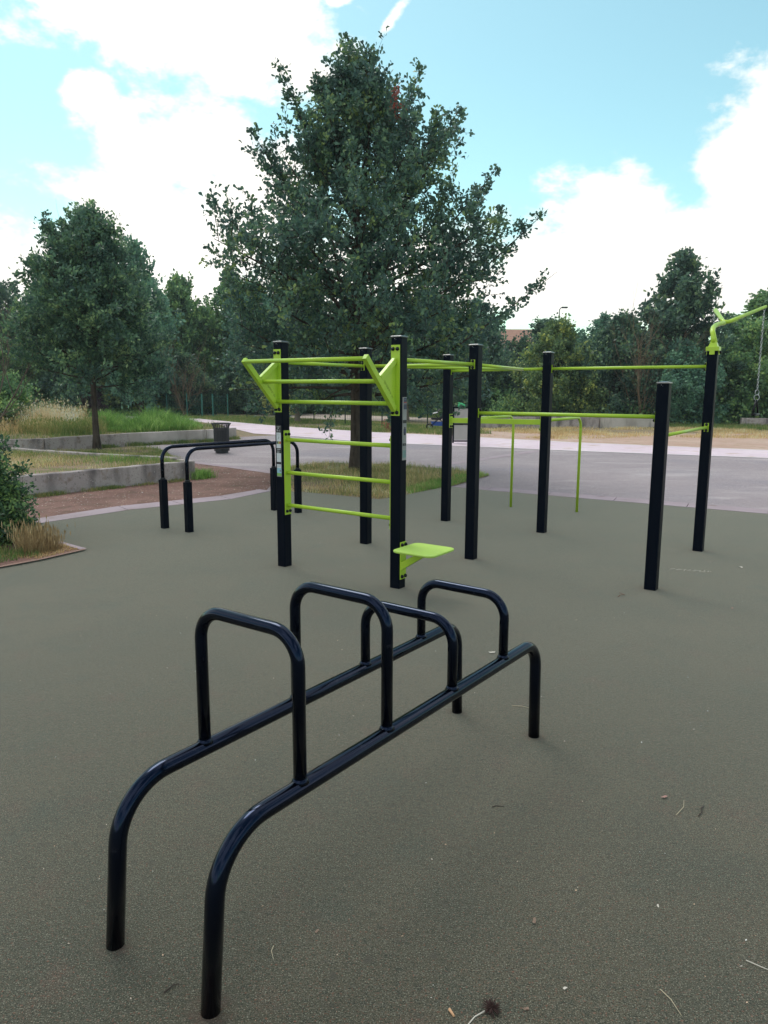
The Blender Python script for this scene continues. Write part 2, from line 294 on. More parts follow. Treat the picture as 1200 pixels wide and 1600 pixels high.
# ------------------------------------------------------------------ ground sheets
def sheet(name, pts, z, m, kind='structure'):
    me = bpy.data.meshes.new(name); me.from_pydata([(x, y, z) for x, y in pts], [], [list(range(len(pts)))]); me.update()
    if me.polygons[0].normal.z < 0: me.flip_normals()
    me.materials.append(m); o = link(name, me); o['kind'] = kind; return o
def ground_mesh():
    n = 90; V = []; F = []
    xs = np.sign(np.linspace(-1, 1, n))*np.abs(np.linspace(-1, 1, n))**2.2*220; ys = np.concatenate([np.linspace(-60, 60, 60), 60+np.linspace(0, 1, 31)[1:]**2*240])
    for y in ys:
        for x in xs: V.append((x, y, -.022 + max(0, y-66)*.045*(1 if y < 200 else 0)+(min(6.03, 6.03) if y >= 200 else 0)))
    for j in range(len(ys)-1):
        for i in range(n-1): F.append((j*n+i, j*n+i+1, (j+1)*n+i+1, (j+1)*n+i))
    return link('ground', np_mesh('ground', V, F, GROUND))
ground_mesh()['kind'] = 'structure'
sheet('asphalt_plaza', [(-14, 14), (-9.5, 24), (-5.2, 26.2), (-3.83, 27.52), (-.38, 23.9), (1.75, 22.85), (5.42, 20.9), (9.85, 18.95), (26, 11.5), (26, 0), (6, 8), (-1, 11)], -.016, ASPH)
sheet('pale_path', [(-5.0, 28.3), (-3.83, 27.4), (-.38, 23.74), (1.75, 22.77), (5.42, 20.81), (9.85, 18.87), (26, 11.3), (26, 13.5), (11.12, 21.34), (6.28, 24.15), (2.11, 27.56), (-.47, 29.42), (-5.07, 34.16), (-10.54, 41.69), (-22, 50), (-45, 56), (-45, 48), (-20, 43), (-9.61, 36.99), (-6.73, 32.32)], -.012, PINK)
sheet('sandy_verge', [(26, 13.6), (11.12, 21.46), (6.28, 24.27), (2.11, 27.68), (0, 29.3), (.3, 30.3), (3, 31.2), (7, 29.0), (14, 29.8), (30, 29), (40, 20)], -.012, REDV)
sheet('sand_strip', [(-16, 50), (-7, 44.5), (-2, 41), (0, 40.2), (4.8, 38.5), (6, 41), (1, 46), (-6, 52), (-17, 60)], -.014, SAND)
sheet('lawn', [(-20, 62), (-6, 52.5), (1, 46.5), (6, 41.5), (10, 42), (10, 66), (-20, 70)], -.012, LAWN)
WL = [(26, 13.5), (11.12, 21.34), (6.28, 24.15), (2.11, 27.56), (-.47, 29.42), (-5.07, 34.16), (-10.54, 41.69)]
def strip_poly(c, w):
    P = [Vector((*p, 0)) for p in c]; a = []; b = []
    for i, p in enumerate(P):
        t = (P[min(i+1, len(P)-1)]-P[max(i-1, 0)]).normalized(); nn = Vector((-t.y, t.x, 0)); a.append((p+nn*w/2).xy[:]); b.append((p-nn*w/2).xy[:])
    return a+b[::-1]
sheet('white_path_edge', strip_poly(WL, .16), -.008, WHITE)
sheet('path_edge_line', strip_poly([(26, 11.4), (9.85, 18.91), (5.42, 20.85), (1.75, 22.81), (-.38, 23.82), (-3.83, 27.46)], .10), -.008, WHITE)
sheet('diagonal_joint_strip', strip_poly([(.45, 15.8), (2.19, 17.9), (4.42, 20.95)], .30), -.012, STRIP)
dirt = [(-9.5, 5), (-4.52, 9.47), (-3.76, 10.68), (-2.48, 11.78), (-2.0, 12.4), (-2.1, 14.6), (-2.34, 15.0), (-3.38, 16.05), (-4.44, 17.0), (-3.75, 14.2), (-5.6, 11.9), (-9.5, 8)]
sheet('dirt_patch', dirt, -.012, DIRT)
sheet('dirt_edging_strip', strip_poly([(-2.2, 14.95), (-3.38, 16.15), (-4.50, 17.15)], .26), -.008, STRIP)
TB = [(-1.9, 12.25), (-2.15, 14.24), (-2.0, 16.2), (-1.5, 17.1), (0, 16.81), (1.38, 15.9), (2.13, 14.73), (1.17, 12.93), (.98, 12.75), (.42, 11.94), (-.07, 11.36), (-.72, 11.76), (-1.39, 12.15)]
sheet('tree_bed_soil', TB, -.004, SOIL)
RB = [(1.17, 12.90), (1.75, 12.45), (5.36, 10.13), (26, -3.1), (26, -14), (-22, -14), (-22, -9), (-4.37, 9.15), (-3.6, 10.22), (-2.38, 11.29), (-1.9, 12.22), (-1.39, 12.15), (-.72, 11.76), (-.07, 11.36), (.42, 11.94), (.98, 12.75)]
sheet('rubber_surface', RB, 0, RUBBER)
def edging(name, inner, outer):                       # concrete edging stones, one slab per metre with a dark joint
    root = empty(name, (0, 0, 0)); root['kind'] = 'structure'
    pin = [Vector((*p, 0)) for p in inner]; pout = [Vector((*p, 0)) for p in outer]
    me_done = 0
    for i in range(len(pin)-1):
        Ls = (pin[i+1]-pin[i]).length; k = max(1, round(Ls/1.0))
        for j in range(k):
            t0, t1 = j/k+.006/Ls, (j+1)/k-.006/Ls
            q = [pin[i].lerp(pin[i+1], t0), pin[i].lerp(pin[i+1], t1), pout[i].lerp(pout[i+1], t1), pout[i].lerp(pout[i+1], t0)]
            m = MB(); m.loft([[v+Vector((0, 0, -.03)) for v in q], [v+Vector((0, 0, .004)) for v in q]] if (q[1]-q[0]).cross(q[3]-q[0]).z > 0 else [[v+Vector((0, 0, -.03)) for v in q[::-1]], [v+Vector((0, 0, .004)) for v in q[::-1]]])
            m.build('edging_slab', STRIP, root)
    return root
edging('edging_strip', [(1.17, 12.90), (1.75, 12.45), (5.36, 10.13), (14, 4.59)], [(1.45, 13.10), (1.9, 12.82), (5.56, 10.50), (14.2, 4.97)])
edging('edging_strip', [(-1.9, 12.25), (-2.38, 11.29), (-3.6, 10.22), (-4.37, 9.15), (-5.6, 7.88)], [(-2.12, 12.42), (-2.62, 11.62), (-3.86, 10.55), (-4.60, 9.42), (-5.82, 8.15)])
# small planting bed that pokes into the rubber at the left
sheet('bush_bed', [(-3.17, 7.58), (-3.42, 7.11), (-3.65, 6.81), (-5.6, 5.2), (-7, 6), (-6.2, 8.2), (-4.6, 8.72), (-3.8, 8.1)], .012, DIRT)
sheet('bush_bed_edging', strip_poly([(-5.6, 5.2), (-3.65, 6.81), (-3.42, 7.11), (-3.16, 7.60)], .05), .018, mat('red_edging', (.30, .19, .16), .9, .2, noise=[(6, (.2, .13, .11), .45, .7, 5)]))
sheet('bush_bed_edging', strip_poly([(-3.17, 7.60), (-3.8, 8.12), (-4.6, 8.74)], .07), .018, STRIP)

# thin haze volume added to lift the dark trees, for lens veil and air
hz = bpy.data.materials.new('thin_haze'); hz.use_nodes = True; hn = hz.node_tree.nodes; hn.remove(hn['Principled BSDF'])
hv = hn.new('ShaderNodeVolumePrincipled'); hv.inputs['Color'].default_value = (.80, .92, 1, 1); hv.inputs['Density'].default_value = HAZE; hv.inputs['Anisotropy'].default_value = .3
hz.node_tree.links.new(hv.outputs[0], hn['Material Output'].inputs['Volume'])
hb = MB(); hb.box((0, 118, 6), 460, 380, 15); tag(hb.build('haze', hz), kind='stuff')

# ------------------------------------------------------------------ low concrete walls and planters
def wall_body(root, pts, h, w, m=CONC, seglen=2.6):
    """concrete wall cast in lengths; each cast length is a part; worn uneven top edge"""
    rng = random.Random(int(pts[0][0]*100)); P = [Vector((*p, 0)) for p in pts]
    for i in range(len(P)-1):
        d = P[i+1]-P[i]; L_ = d.length; t = d.normalized(); nn = Vector((-t.y, t.x, 0)); k = max(2, int(L_/.25)); rings = []
        for j in range(k+1):
            c = P[i]+t*(L_*j/k); e = .012; z = h+rng.uniform(-.006, .006); o = rng.uniform(-.004, .004)
            rings.append([c+nn*(w/2+o)+Vector((0, 0, -.03)), c+nn*(w/2+o)+Vector((0, 0, z-e)), c+nn*(w/2-e)+Vector((0, 0, z)), c-nn*(w/2-e)+Vector((0, 0, z)), c-nn*(w/2+o)+Vector((0, 0, z-e)), c-nn*(w/2+o)+Vector((0, 0, -.03))])
        m_ = MB(); m_.loft([r[::-1] for r in rings]); m_.build('wall_length', m, root)
wf = empty('low_wall', (-5, 12.5, 0), 'low weathered concrete planter wall along the reddish dirt, nearest the rubber surface', 'wall')
wall_body(wf, [(-9.2, 8.0), (-7.4, 9.6), (-5.70, 11.45), (-4.90, 12.50), (-4.35, 13.20), (-3.66, 14.0)], .33, .16)
wall_body(wf, [(-3.70, 14.06), (-4.30, 14.9), (-6.14, 15.62), (-7.74, 16.47), (-9.04, 17.2), (-12, 18.8)], .32, .14)
wb = empty('low_wall', (-7.5, 22, 0), 'low concrete planter wall behind the litter bin, holding the tall green grass', 'wall')
wall_body(wb, [(-13, 17.9), (-10.6, 18.6), (-9.07, 19.6), (-8.45, 20.75), (-7.63, 21.95)], .36, .16)
wall_body(wb, [(-7.63, 21.95), (-5.79, 23.84), (-5.13, 25.3)], .37, .16, CONCL)
wr = empty('low_wall', (8.5, 33.8, 0), 'long low grey concrete wall at the foot of the wood, behind the lime dip bars', 'wall')
wall_body(wr, [(3.6, 33.9), (6.5, 33.7), (9.75, 33.8)], .47, .3); wall_body(wr, [(9.75, 33.8), (12.9, 35.2)], .47, .3, CONCL)
wr2 = empty('low_wall', (20, 37, 0), 'low grey concrete wall under the wood behind the hanging grip', 'wall')
wall_body(wr2, [(17.6, 36.6), (25, 34.9)], .36, .3)
sheet('planter_soil', [(-9.2, 8.1), (-5.72, 11.6), (-4.4, 13.3), (-3.75, 14.05), (-4.35, 14.8), (-6.1, 15.5), (-8, 16.5), (-12.5, 18.8), (-16, 14)], .27, SOIL)
sheet('planter_soil', [(-14, 17.8), (-10.6, 18.75), (-9.15, 19.7), (-8.55, 20.85), (-7.7, 22.05), (-5.85, 23.95), (-5.25, 25.4), (-6.5, 29), (-9, 33), (-16, 36), (-30, 34), (-30, 18)], .30, SOIL)
sheet('grass_verge', [(-12.5, 18.3), (-9.0, 17.5), (-7.7, 16.75), (-6.1, 15.9), (-4.5, 15.35), (-4.55, 17.0), (-5.2, 18.3), (-6.2, 20.6), (-7.45, 21.7), (-8.3, 20.5), (-8.95, 19.4), (-10.5, 18.4)], -.008, SOIL)

# ------------------------------------------------------------------ the calisthenics rig
P1, P2, P3, P4, P5, P6, P7, P8 = [Vector((x, y, 0)) for x, y in ((-.962, 6.978), (.12, 6.207), (-.202, 8.042), (.807, 9.492), (.886, 7.313), (1.903, 8.728), (3.378, 7.738), (2.316, 6.183))]
U = Vector((.8215, -.5702, 0)); Wd = Vector((.5702, .8215, 0)); ZZ = Vector((0, 0, 1))
rig = empty('calisthenics_rig', P5.copy(), 'black posted pull-up rig with lime green bars, ladder rungs and step seat', 'exercise rig')
PS = .10
def post(p, h, cap=True):
    m = MB(); m.box(p+ZZ*(h/2-.01), PS, PS, h+.02, U, Wd, ZZ, ch=.010); o = m.build('post', BLACK, rig)
    if cap:
        c = MB(); s = PS/2+.004
        def rg(k, z): return [p+U*a*s*k+Wd*b*s*k+ZZ*z for a, b in ((1, 1), (-1, 1), (-1, -1), (1, -1))]
        c.loft([rg(1, h+.001), rg(1.0, h+.009), rg(.86, h+.014), rg(.25, h+.021)]); c.bolt(p-Wd*PS/2+U*.0+ZZ*(h-.018), -Wd, .004); c.build('post_cap', CAPT, o)
        d = MB(); d.bolt(p-Wd*(PS/2)-U*.012+ZZ*(h-.010), -Wd, .0035); d.build('cap_rivet', STEEL, o)
    else:
        pass
    return o
H = 2.115
o1 = post(P1, H); o2 = post(P2, H); post(P3, H); post(P4, H); post(P5, H); post(P6, H); o7 = post(P7, 2.095, False); post(P8, 1.75)
def bolt1(p, d, r, par):
    b = MB(); b.bolt(p, d, r); b.build('bolt', CAPM, par)
def bracket(p, d, z, hw=.022, hh=.045, par=None):
    """small end plate with two bolts on the post face whose normal is d"""
    side = ZZ.cross(d); m = MB(); m.box(p+d*(PS/2+.004)+ZZ*z, .006, hw*2, hh*2, d, side, ZZ, ch=0.0)
    o = m.build('end_plate', LIME, rig if par is None else par)
    for s in (-1, 1): bolt1(p+d*(PS/2+.007)+ZZ*(z+s*hh*.68), d, .012, o)
def bar(pa, da, za, pb, db, zb, r=.017):
    a = pa+da*(PS/2+.004)+ZZ*za; b = pb+db*(PS/2+.004)+ZZ*zb
    m = MB(); m.tube([a, b], r, 16); m.build('pull_up_bar', LIME, rig)
    bracket(pa, da, za); bracket(pb, db, zb)
ZT = 1.937
bar(P1, Wd, ZT, P3, -Wd, ZT); bar(P2, Wd, ZT, P5, -Wd, ZT); bar(P3, U, ZT, P5, -U, ZT); bar(P4, U, ZT-.012, P6, -U, ZT)
bar(P6, U, ZT, P7, -U, ZT+.005); bar(P5, U, 1.470, P8, -U, 1.478); bar(P8, Wd, 1.318, P7, -Wd, 1.318, .015)
J0 = P4.lerp(P6, .77)+ZZ*(ZT-.003)
for pp, off in ((P3, U*.02+Wd*.05), (P5, -U*.02+Wd*.05)):
    m = MB(); m.tube([pp+off+ZZ*ZT, J0], .016, 12); m.build('pull_up_bar', LIME, rig)
# ladder between the first two posts
m = MB(); m.box(P1+U*(PS/2+.005)+ZZ*.910, .008, .082, .80, U, Wd, ZZ); a_ = m.build('ladder_plate', LIME, rig)
[bolt1(P1+U*(PS/2+.009)+Wd*s*.022+ZZ*z, U, .012, a_) for s in (-1, 1) for z in (.545, 1.275)]
m = MB(); m.box(P2-U*(PS/2+.005)+ZZ*.910, .008, .082, .80, U, Wd, ZZ); a_ = m.build('ladder_plate', LIME, rig)
[bolt1(P2-U*(PS/2+.009)+Wd*s*.022+ZZ*z, -U, .012, a_) for s in (-1, 1) for z in (.545, 1.275)]
for z in (1.224, .913, .600):
    m = MB(); m.tube([P1+U*(PS/2+.008)+ZZ*z, P2-U*(PS/2+.008)+ZZ*z], .018, 16); m.build('rung', LIME, rig)
# raised pull-up frame leaning out over the ladder
for P_, sgn in ((P1, 1), (P2, -1)):
    f = -Wd; base = P_+f*(PS/2+.004)
    m = MB(); m.box(base+ZZ*1.767, .084, .008, .575, U, Wd, ZZ); o = m.build('bracket_plate', LIME, rig)
    [bolt1(base+f*.004+U*s*.022+ZZ*z, f, .013, o) for s in (-1, 1) for z in (1.505, 2.022)]
    def at(d, z, s=0): return P_+f*d+U*s+ZZ*z
    ax = (at(.47, 1.945)-at(.062, 1.53)).normalized(); nn = U.cross(ax).normalized()
    m = MB(); m.box((at(.475, 1.945)+at(.068, 1.53))/2, .042, .050, .585, U, nn, ax, ch=.004); m.build('bracket_arm', LIME, rig)
    ax = (at(.07, 1.925)-at(.285, 1.775)).normalized(); nn = U.cross(ax).normalized()
    m = MB(); m.box((at(.066, 1.930)+at(.275, 1.785))/2, .038, .045, .26, U, nn, ax, ch=.004); m.build('bracket_strut', LIME, rig)
    m = MB(); q = [at(.056, 1.53), at(.30, 1.775), at(.056, 1.93)]
    m.loft([[v-U*.004 for v in q], [v+U*.004 for v in q]]); o = m.build('web_plate', LIME, rig)
    h_ = MB(); rr = random.Random(4)
    for k in range(34):                               # cut-out lettering along the web, too small to read
        t = k/33; p = at(.225-.115*t, 1.748-.135*t)
        for j in range(3):
            if rr.random() < .62: h_.box(p+f*(-.007*j)+ZZ*(.008*j)+U*.0045, .0015, .0042, .0042, U, Wd, ZZ)
    h_.build('cut_out_lettering', LIMED, o)
for d, z in ((.462, 1.918), (.247, 1.747), (.075, 1.567)):
    e0 = .020
    m = MB(); m.tube([P1-Wd*(d+.012)+U*e0+ZZ*(z+.012), P2-Wd*(d+.012)-U*e0+ZZ*(z+.012)], .0175, 16); m.build('rung', LIME, rig)
# step seat
sc = P2+U*.325-Wd*.10+ZZ*.392
m = MB()
def rr_ring(hx, hy, r, z, n=5):
    o = []
    for qx, qy, a0 in ((1, 1, 0), (-1, 1, 90), (-1, -1, 180), (1, -1, 270)):
        for i in range(n+1):
            a = math.radians(a0+90*i/n); o.append(sc+U*(qx*(hx-r)+r*math.cos(a))+Wd*(qy*(hy-r)+r*math.sin(a))+ZZ*z)
    return o
m.loft([rr_ring(.185, .185, .05, -.018), rr_ring(.197, .197, .062, -.013), rr_ring(.2, .2, .065, -.004), rr_ring(.197, .197, .062, .003), rr_ring(.188, .188, .053, .006)], smooth=False)
seat = m.build('step_seat', SEATM, rig)
m = MB(); m.box(P2+U*(PS/2+.005)+ZZ*.245, .008, .085, .325, U, Wd, ZZ); o = m.build('seat_plate', LIME, rig)
[bolt1(P2+U*(PS/2+.009)+Wd*s*.026+ZZ*z, U, .013, o) for s in (-1, 1) for z in (.108, .385)]
m = MB(); q = [P2+U*.06+ZZ*.165, P2+U*.06+ZZ*.235, P2+U*.30+ZZ*.372, P2+U*.38+ZZ*.372]
m.loft([[v-Wd*.028-Wd*.02 for v in q], [v+Wd*.028-Wd*.02 for v in q]]); m.build('seat_strut', LIME, rig)
# lime rail and dip bars between posts 4 and 6
m = MB(); a = P4+U*(PS/2+.004)+ZZ*1.306; b_ = P6-U*(PS/2+.004)+ZZ*1.318
m.box((a+b_)/2, (b_-a).length, .03, .062, (b_-a), Wd, ZZ, ch=.004); m.build('cross_rail', LIME, rig)
for p, d in ((P4, U), (P6, -U)):
    m = MB(); m.box(p+d*(PS/2+.004)+ZZ*1.30, .007, .080, .175, d, ZZ.cross(d), ZZ); o = m.build('rail_plate', LIME, rig)
    [bolt1(p+d*(PS/2+.007)+ZZ.cross(d)*s*.022+ZZ*z, d, .011, o) for s in (-1, 1) for z in (1.232, 1.368)]
for (ax_, ay_) in ((1.857, 10.656), (2.713, 10.224)):
    g = Vector((ax_, ay_, 0)); s_ = (g-P4).dot(U); st = P4+U*min(s_, 1.2)+Wd*.015
    m = MB(); m.tube(fillet([st+ZZ*1.318, g+ZZ*1.322, g-ZZ*.01], .15, 9), .019, 14); m.build('dip_bar', LIME, rig)
# cap with the curved neck and the V arm that carries the hanging grips
m = MB(); m.box(P7+ZZ*2.118, .125, .125, .042, U, Wd, ZZ, ch=.004); [m.box(P7+s*d*.0585+ZZ*2.085, .006, .05, .05, d, ZZ.cross(d), ZZ) for s in (-1, 1) for d in (U, Wd)]
def sq(k, z): return [P7+U*a*k+Wd*b*k+ZZ*z for a, b in ((1, 1), (-1, 1), (-1, -1), (1, -1))]
m.loft([sq(.045, 2.1395), sq(.024, 2.200)])
o = m.build('post_collar', LIME, rig)
bolt1(P7+U*.062+ZZ*2.085, U, .013, o); bolt1(P7-U*.062+ZZ*2.085, -U, .011, o)
JJ = Vector((3.635, 8.10, 2.405)); E1 = Vector((3.77, 8.66, 2.600)); E2 = Vector((4.26, 8.50, 2.625))
m = MB(); m.tube([P7+Vector(q_) for q_ in ((0, 0, 2.18), (-.004, .005, 2.225), (-.006, .02, 2.268), (.006, .07, 2.308), (.045, .145, 2.345), (.10, .22, 2.372), (.17, .30, 2.394), (.25, .36, 2.408))], [.036, .029, .026, .026, .025, .024, .024, .023], 12); m.build('curved_neck', LIME, rig)
m = MB(); m.tube(fillet([E1, JJ, E2], .035, 4), [.024]+[.021]*5+[.017], 14); m.build('forked_arm', LIME, rig)
m = MB(); q = [JJ+Vector((-.02, .02, -.01)), JJ+(E1-JJ)*.33-ZZ*.03, JJ+(E2-JJ)*.33-ZZ*.03]; m.loft([[v-ZZ*.004 for v in q], [v+ZZ*.004 for v in q]]); m.build('gusset', LIME, rig)
# printed instruction strips on two posts (flat prints)
def prints(p, d, z0, z1, w, off, rows, name='instruction_panel', label=None):
    side = ZZ.cross(d); c = p+d*(PS/2+.002)+side*off; hgt = z1-z0; m = MB(); mats = [PGR]
    m.box(c+ZZ*(z0+z1)/2, .003, w, hgt, d, side, ZZ)
    k = 0
    for (a, b, x0, x1, mt) in rows:
        if mt not in mats: mats.append(mt)
        m.mi = mats.index(mt); k += 1
        m.box(c+d*(.0022+.0004*(k % 7))+side*(w*((x0+x1)/2-.5))+ZZ*(z1-hgt*(a+b)/2), .0004, w*(x1-x0), hgt*(b-a), d, side, ZZ)
    return m.build(name, mats, rig, label)
rows = [(0, .14, 0, 1, PK), (.02, .035, .1, .9, PG), (.05, .06, .3, .6, PW), (.08, .12, .1, .45, PG), (.085, .12, .62, .72, PG), (.085, .12, .8, .9, PG), (.14, .31, .04, .97, PW), (.31, .36, .04, .97, PG), (.31, .36, .2, .35, PK), (.31, .36, .4, .5, PGN), (.31, .36, .52, .62, PYL), (.31, .36, .7, .97, PR), (.36, .44, .04, .97, PW), (.44, .54, 0, 1, PK), (.46, .468, .1, .85, PW), (.49, .515, .1, .5, PG), (.49, .52, .65, .75, PG), (.525, .532, .1, .6, PW), (.54, .71, .04, .97, PW), (.71, .755, .04, .97, PK), (.71, .755, .35, .45, PYL), (.71, .755, .5, .58, PG), (.71, .755, .65, .8, PR), (.71, .755, .82, .97, PG), (.755, .83, .04, .97, PW), (.775, .78, .1, .9, PG), (.80, .805, .1, .9, PG), (.83, .93, .04, .97, PB), (.865, .90, .6, .9, PG), (.93, .985, .04, .97, PGN),
        (.165, .170, .2, .7, PG), (.185, .188, .2, .85, PG), (.22, .235, .5, .62, PK), (.25, .262, .4, .5, PK), (.565, .57, .2, .7, PG), (.585, .588, .2, .85, PG), (.64, .655, .6, .72, PK), (.67, .682, .35, .46, PK)]
prints(P1, -Wd, .874, 1.358, .058, .0, rows, label='white and black instruction strip with colour bands and green foot')
rows2 = [(.01, .19, .2, .95, PDB), (.075, .09, .2, .95, PRD), (.10, .11, .1, .95, PGR), (.035, .04, .3, .7, PG), (.19, .20, .3, .7, PG), (.36, .41, .05, .9, PK), (.37, .40, .35, .5, PG), (.37, .40, .6, .75, PG), (.47, .50, .4, .7, PK), (.50, .57, .25, .8, PDB), (.57, .60, .3, .75, PK), (.73, .77, .05, .8, PK), (.735, .765, .35, .45, PG), (.735, .765, .55, .65, PG), (.84, .96, .05, .95, PTL), (.885, .91, .65, .9, PG)]
rows2 += [(q, q+.003, .12, .9, PG) for q in (.22, .235, .25, .275, .43, .445, .62, .635, .66, .69, .79, .805)]
prints(P2, U, 1.108, 1.632, .060, .008, rows2, label='grey instruction strip with a dark blue header and small pictures')

# hanging grips on chains
def grip(pt, zb, label):
    root = empty('hanging_grip', (pt.x, pt.y, zb), label, 'hanging grip', 'hanging grips under the forked arm')
    m = MB(); zt = pt.z-.02; zr = zb+.27; n = int((zt-zr)/.030)
    for k in range(n):
        c = Vector((pt.x, pt.y, zr+.015+k*(zt-zr)/n)); dd = Vector((1, 0, 0)) if k % 2 else Vector((0, 1, 0))
        ring = [c+dd*.009*math.cos(a)+ZZ*.019*math.sin(a) for a in [2*PI*i/8 for i in range(9)]]; m.tube(ring, .0032, 5, cap=False)
    m.build('chain', STEEL, root)
    for i, zc in enumerate((zb+.245, zb+.19)):
        c = Vector((pt.x, pt.y, zc)); dd = Vector((.9, .3, 0)) if i == 0 else Vector((.9, -.35, 0)); dd.normalize()
        m = MB(); m.tube([c+dd*.028*math.cos(a)+ZZ*.031*math.sin(a) for a in [2*PI*i/14 for i in range(15)]], .004, 6, cap=False); m.build('ring', STEEL, root)
    top = Vector((pt.x, pt.y, zb+.155)); dd = Vector((.75, .66, 0)).normalized()
    m = MB(); m.tube([top-dd*.075-ZZ*.155, top-dd*.01, top+dd*.01, top+dd*.075-ZZ*.155], .011, 8); m.build('strap', CAPM, root)
    m = MB(); m.tube([top-dd*.085-ZZ*.155, top+dd*.085-ZZ*.155], .016, 10); m.build('handle', CAPM, root)
grip(Vector((E2.x-.02, E2.y-.01, E2.z)), 1.43, 'black hanging grip on a chain, right of the tallest lime-topped post')
grip(Vector((E1.x-.02, E1.y-.02, E1.z)), 1.43, 'chain-hung black grip mostly hidden behind the lime-topped post')

# ------------------------------------------------------------------ foreground push-up bars
A0, A1, B0, B1 = [Vector((x, y, 0)) for x, y in ((-.474, 1.779), (.750, 3.427), (-.826, 2.024), (.395, 3.702))]
pb = empty('push_up_bars', (-.04, 2.73, 0), 'glossy black tubular push-up bars with four raised hoops in the foreground', 'exercise bars')
RD = (A1-A0).normalized()
def rail(a, b):
    m = MB(); m.tube(fillet([a-ZZ*.01, a+RD*.045+ZZ*.498, b-RD*.02+ZZ*.498, b-ZZ*.01], [.19, .13], 12), .0275, 24); m.build('rail', GLOSS, pb)
rail(A0, A1); rail(B0, B1)
HP = [((-.603, 2.330), (-.252, 2.077), .985), ((-.336, 2.695), (.013, 2.434), .975), ((-.078, 3.053), (.275, 2.787), .797), ((.182, 3.411), (.535, 3.138), .797)]
for l_, r_, zt in HP:
    a = Vector((*l_, .512)); b = Vector((*r_, .512)); m = MB()
    m.tube(fillet([a, Vector((a.x, a.y, zt)), Vector((b.x, b.y, zt)), b], .10, 10), .0208, 20); o = m.build('hoop', GLOSS, pb)
    for p in (a, b):
        w_ = MB(); w_.tube([p+ZZ*.004, p+ZZ*.014, p+ZZ*.020], [.029, .0240, .0205], 20); w_.build('weld_bead', GLOSS, o)

# ------------------------------------------------------------------ parallel bars at the back
def pbar(n0, n1, zt, label):
    n0 = Vector((*n0, 0)); n1 = Vector((*n1, 0)); root = empty('parallel_bar', n0, label, 'parallel bar', 'black parallel bars by the dirt patch')
    d = (n1-n0).normalized(); s = ZZ.cross(d)
    m = MB(); m.tube(fillet([n0+ZZ*.58, n0+ZZ*zt, n1+ZZ*zt, n1+ZZ*.58], .16, 9), .023, 14); m.build('bar', GLOSS, root)
    for p in (n0, n1):
        m = MB(); m.box(p+ZZ*.295, .078, .078, .61, d, s, ZZ, ch=.008); o = m.build('leg', BLACK, root)
        c = MB(); c.tube([p+ZZ*.597, p+ZZ*.625], [.036, .028], 12); c.build('leg_collar', CAPM, o)
pbar((-2.69, 8.888), (-1.549, 10.274), .992, 'black parallel bar on two square legs, the one nearer the low concrete wall')
pbar((-2.329, 8.651), (-1.189, 10.066), .988, 'black parallel bar on two square legs, the one nearer the lime ladder')

# ------------------------------------------------------------------ litter bin
bn = empty('litter_bin', (-4.34, 19.67, 0), 'dark grey slatted litter bin with a flared rim on the asphalt', 'bin')
c0 = Vector((-4.34, 19.67, 0))
m = MB(); m.tube([c0+ZZ*.05, c0+ZZ*.66], .175, 24); m.build('liner', mat('bin_liner', (.02, .02, .024), .6), bn)
m = MB(); m.tube([c0, c0+ZZ*.05], .17, 24); m.build('base', BINM, bn)
def ringband(z, r, hh): 
    m = MB(); m.tube([c0+Vector((math.cos(a)*r, math.sin(a)*r, z)) for a in [2*PI*i/28 for i in range(29)]], hh, 6, cap=False); m.build('hoop_band', BINM, bn)
ringband(.12, .192, .012); ringband(.60, .192, .012); ringband(.775, .252, .013)
slatme = None
for k in range(28):
    a = 2*PI*k/28
    if slatme is None:
        m = MB(); q = [(.198, .05), (.198, .64), (.212, .70), (.250, .775)]
        m.loft([[Vector((r, -.013, z)), Vector((r, .013, z)), Vector((r+.006, .013, z)), Vector((r+.006, -.013, z))] for r, z in q]); o = m.build('slat', BINM, bn, org=(0, 0, 0)); slatme = o.data
        o.parent = bn; o.location = (0, 0, 0)
    else: o = link('slat', slatme, bn)
    o.rotation_euler = (0, 0, a)

# ------------------------------------------------------------------ vegetation
def leaf_geo(pos, ax, nr, ln, wd, kind=4):
    """pos (n,3) base, ax (n,3) axis, nr (n,3) normal -> verts, tris. kind 2: two triangles, kind 4: obovate leaf of four"""
    sd_ = np.cross(ax, nr); sd_ /= np.linalg.norm(sd_, axis=1, keepdims=True)+1e-9; nr = np.cross(sd_, ax)
    ln = ln[:, None]; wd = wd[:, None]; n = len(pos)
    if kind == 2:
        V = np.stack([pos, pos+ax*ln*.55-sd_*wd*.5+nr*wd*.12, pos+ax*ln, pos+ax*ln*.55+sd_*wd*.5+nr*wd*.12], 1)
        T = np.array([[0, 1, 2], [0, 2, 3]])
    else:
        V = np.stack([pos, pos+ax*ln*.38-sd_*wd*.33+nr*wd*.12, pos+ax*ln*.78-sd_*wd*.5+nr*wd*.15, pos+ax*ln*1.0, pos+ax*ln*.78+sd_*wd*.5+nr*wd*.15, pos+ax*ln*.38+sd_*wd*.33+nr*wd*.12], 1)
        T = np.array([[0, 1, 5], [1, 2, 5], [2, 4, 5], [2, 3, 4]])
    k = V.shape[1]; F = (T[None]+(np.arange(n)*k)[:, None, None]).reshape(-1, 3)
    return V.reshape(-1, 3), F
def unit(a): return a/(np.linalg.norm(a, axis=-1, keepdims=True)+1e-9)
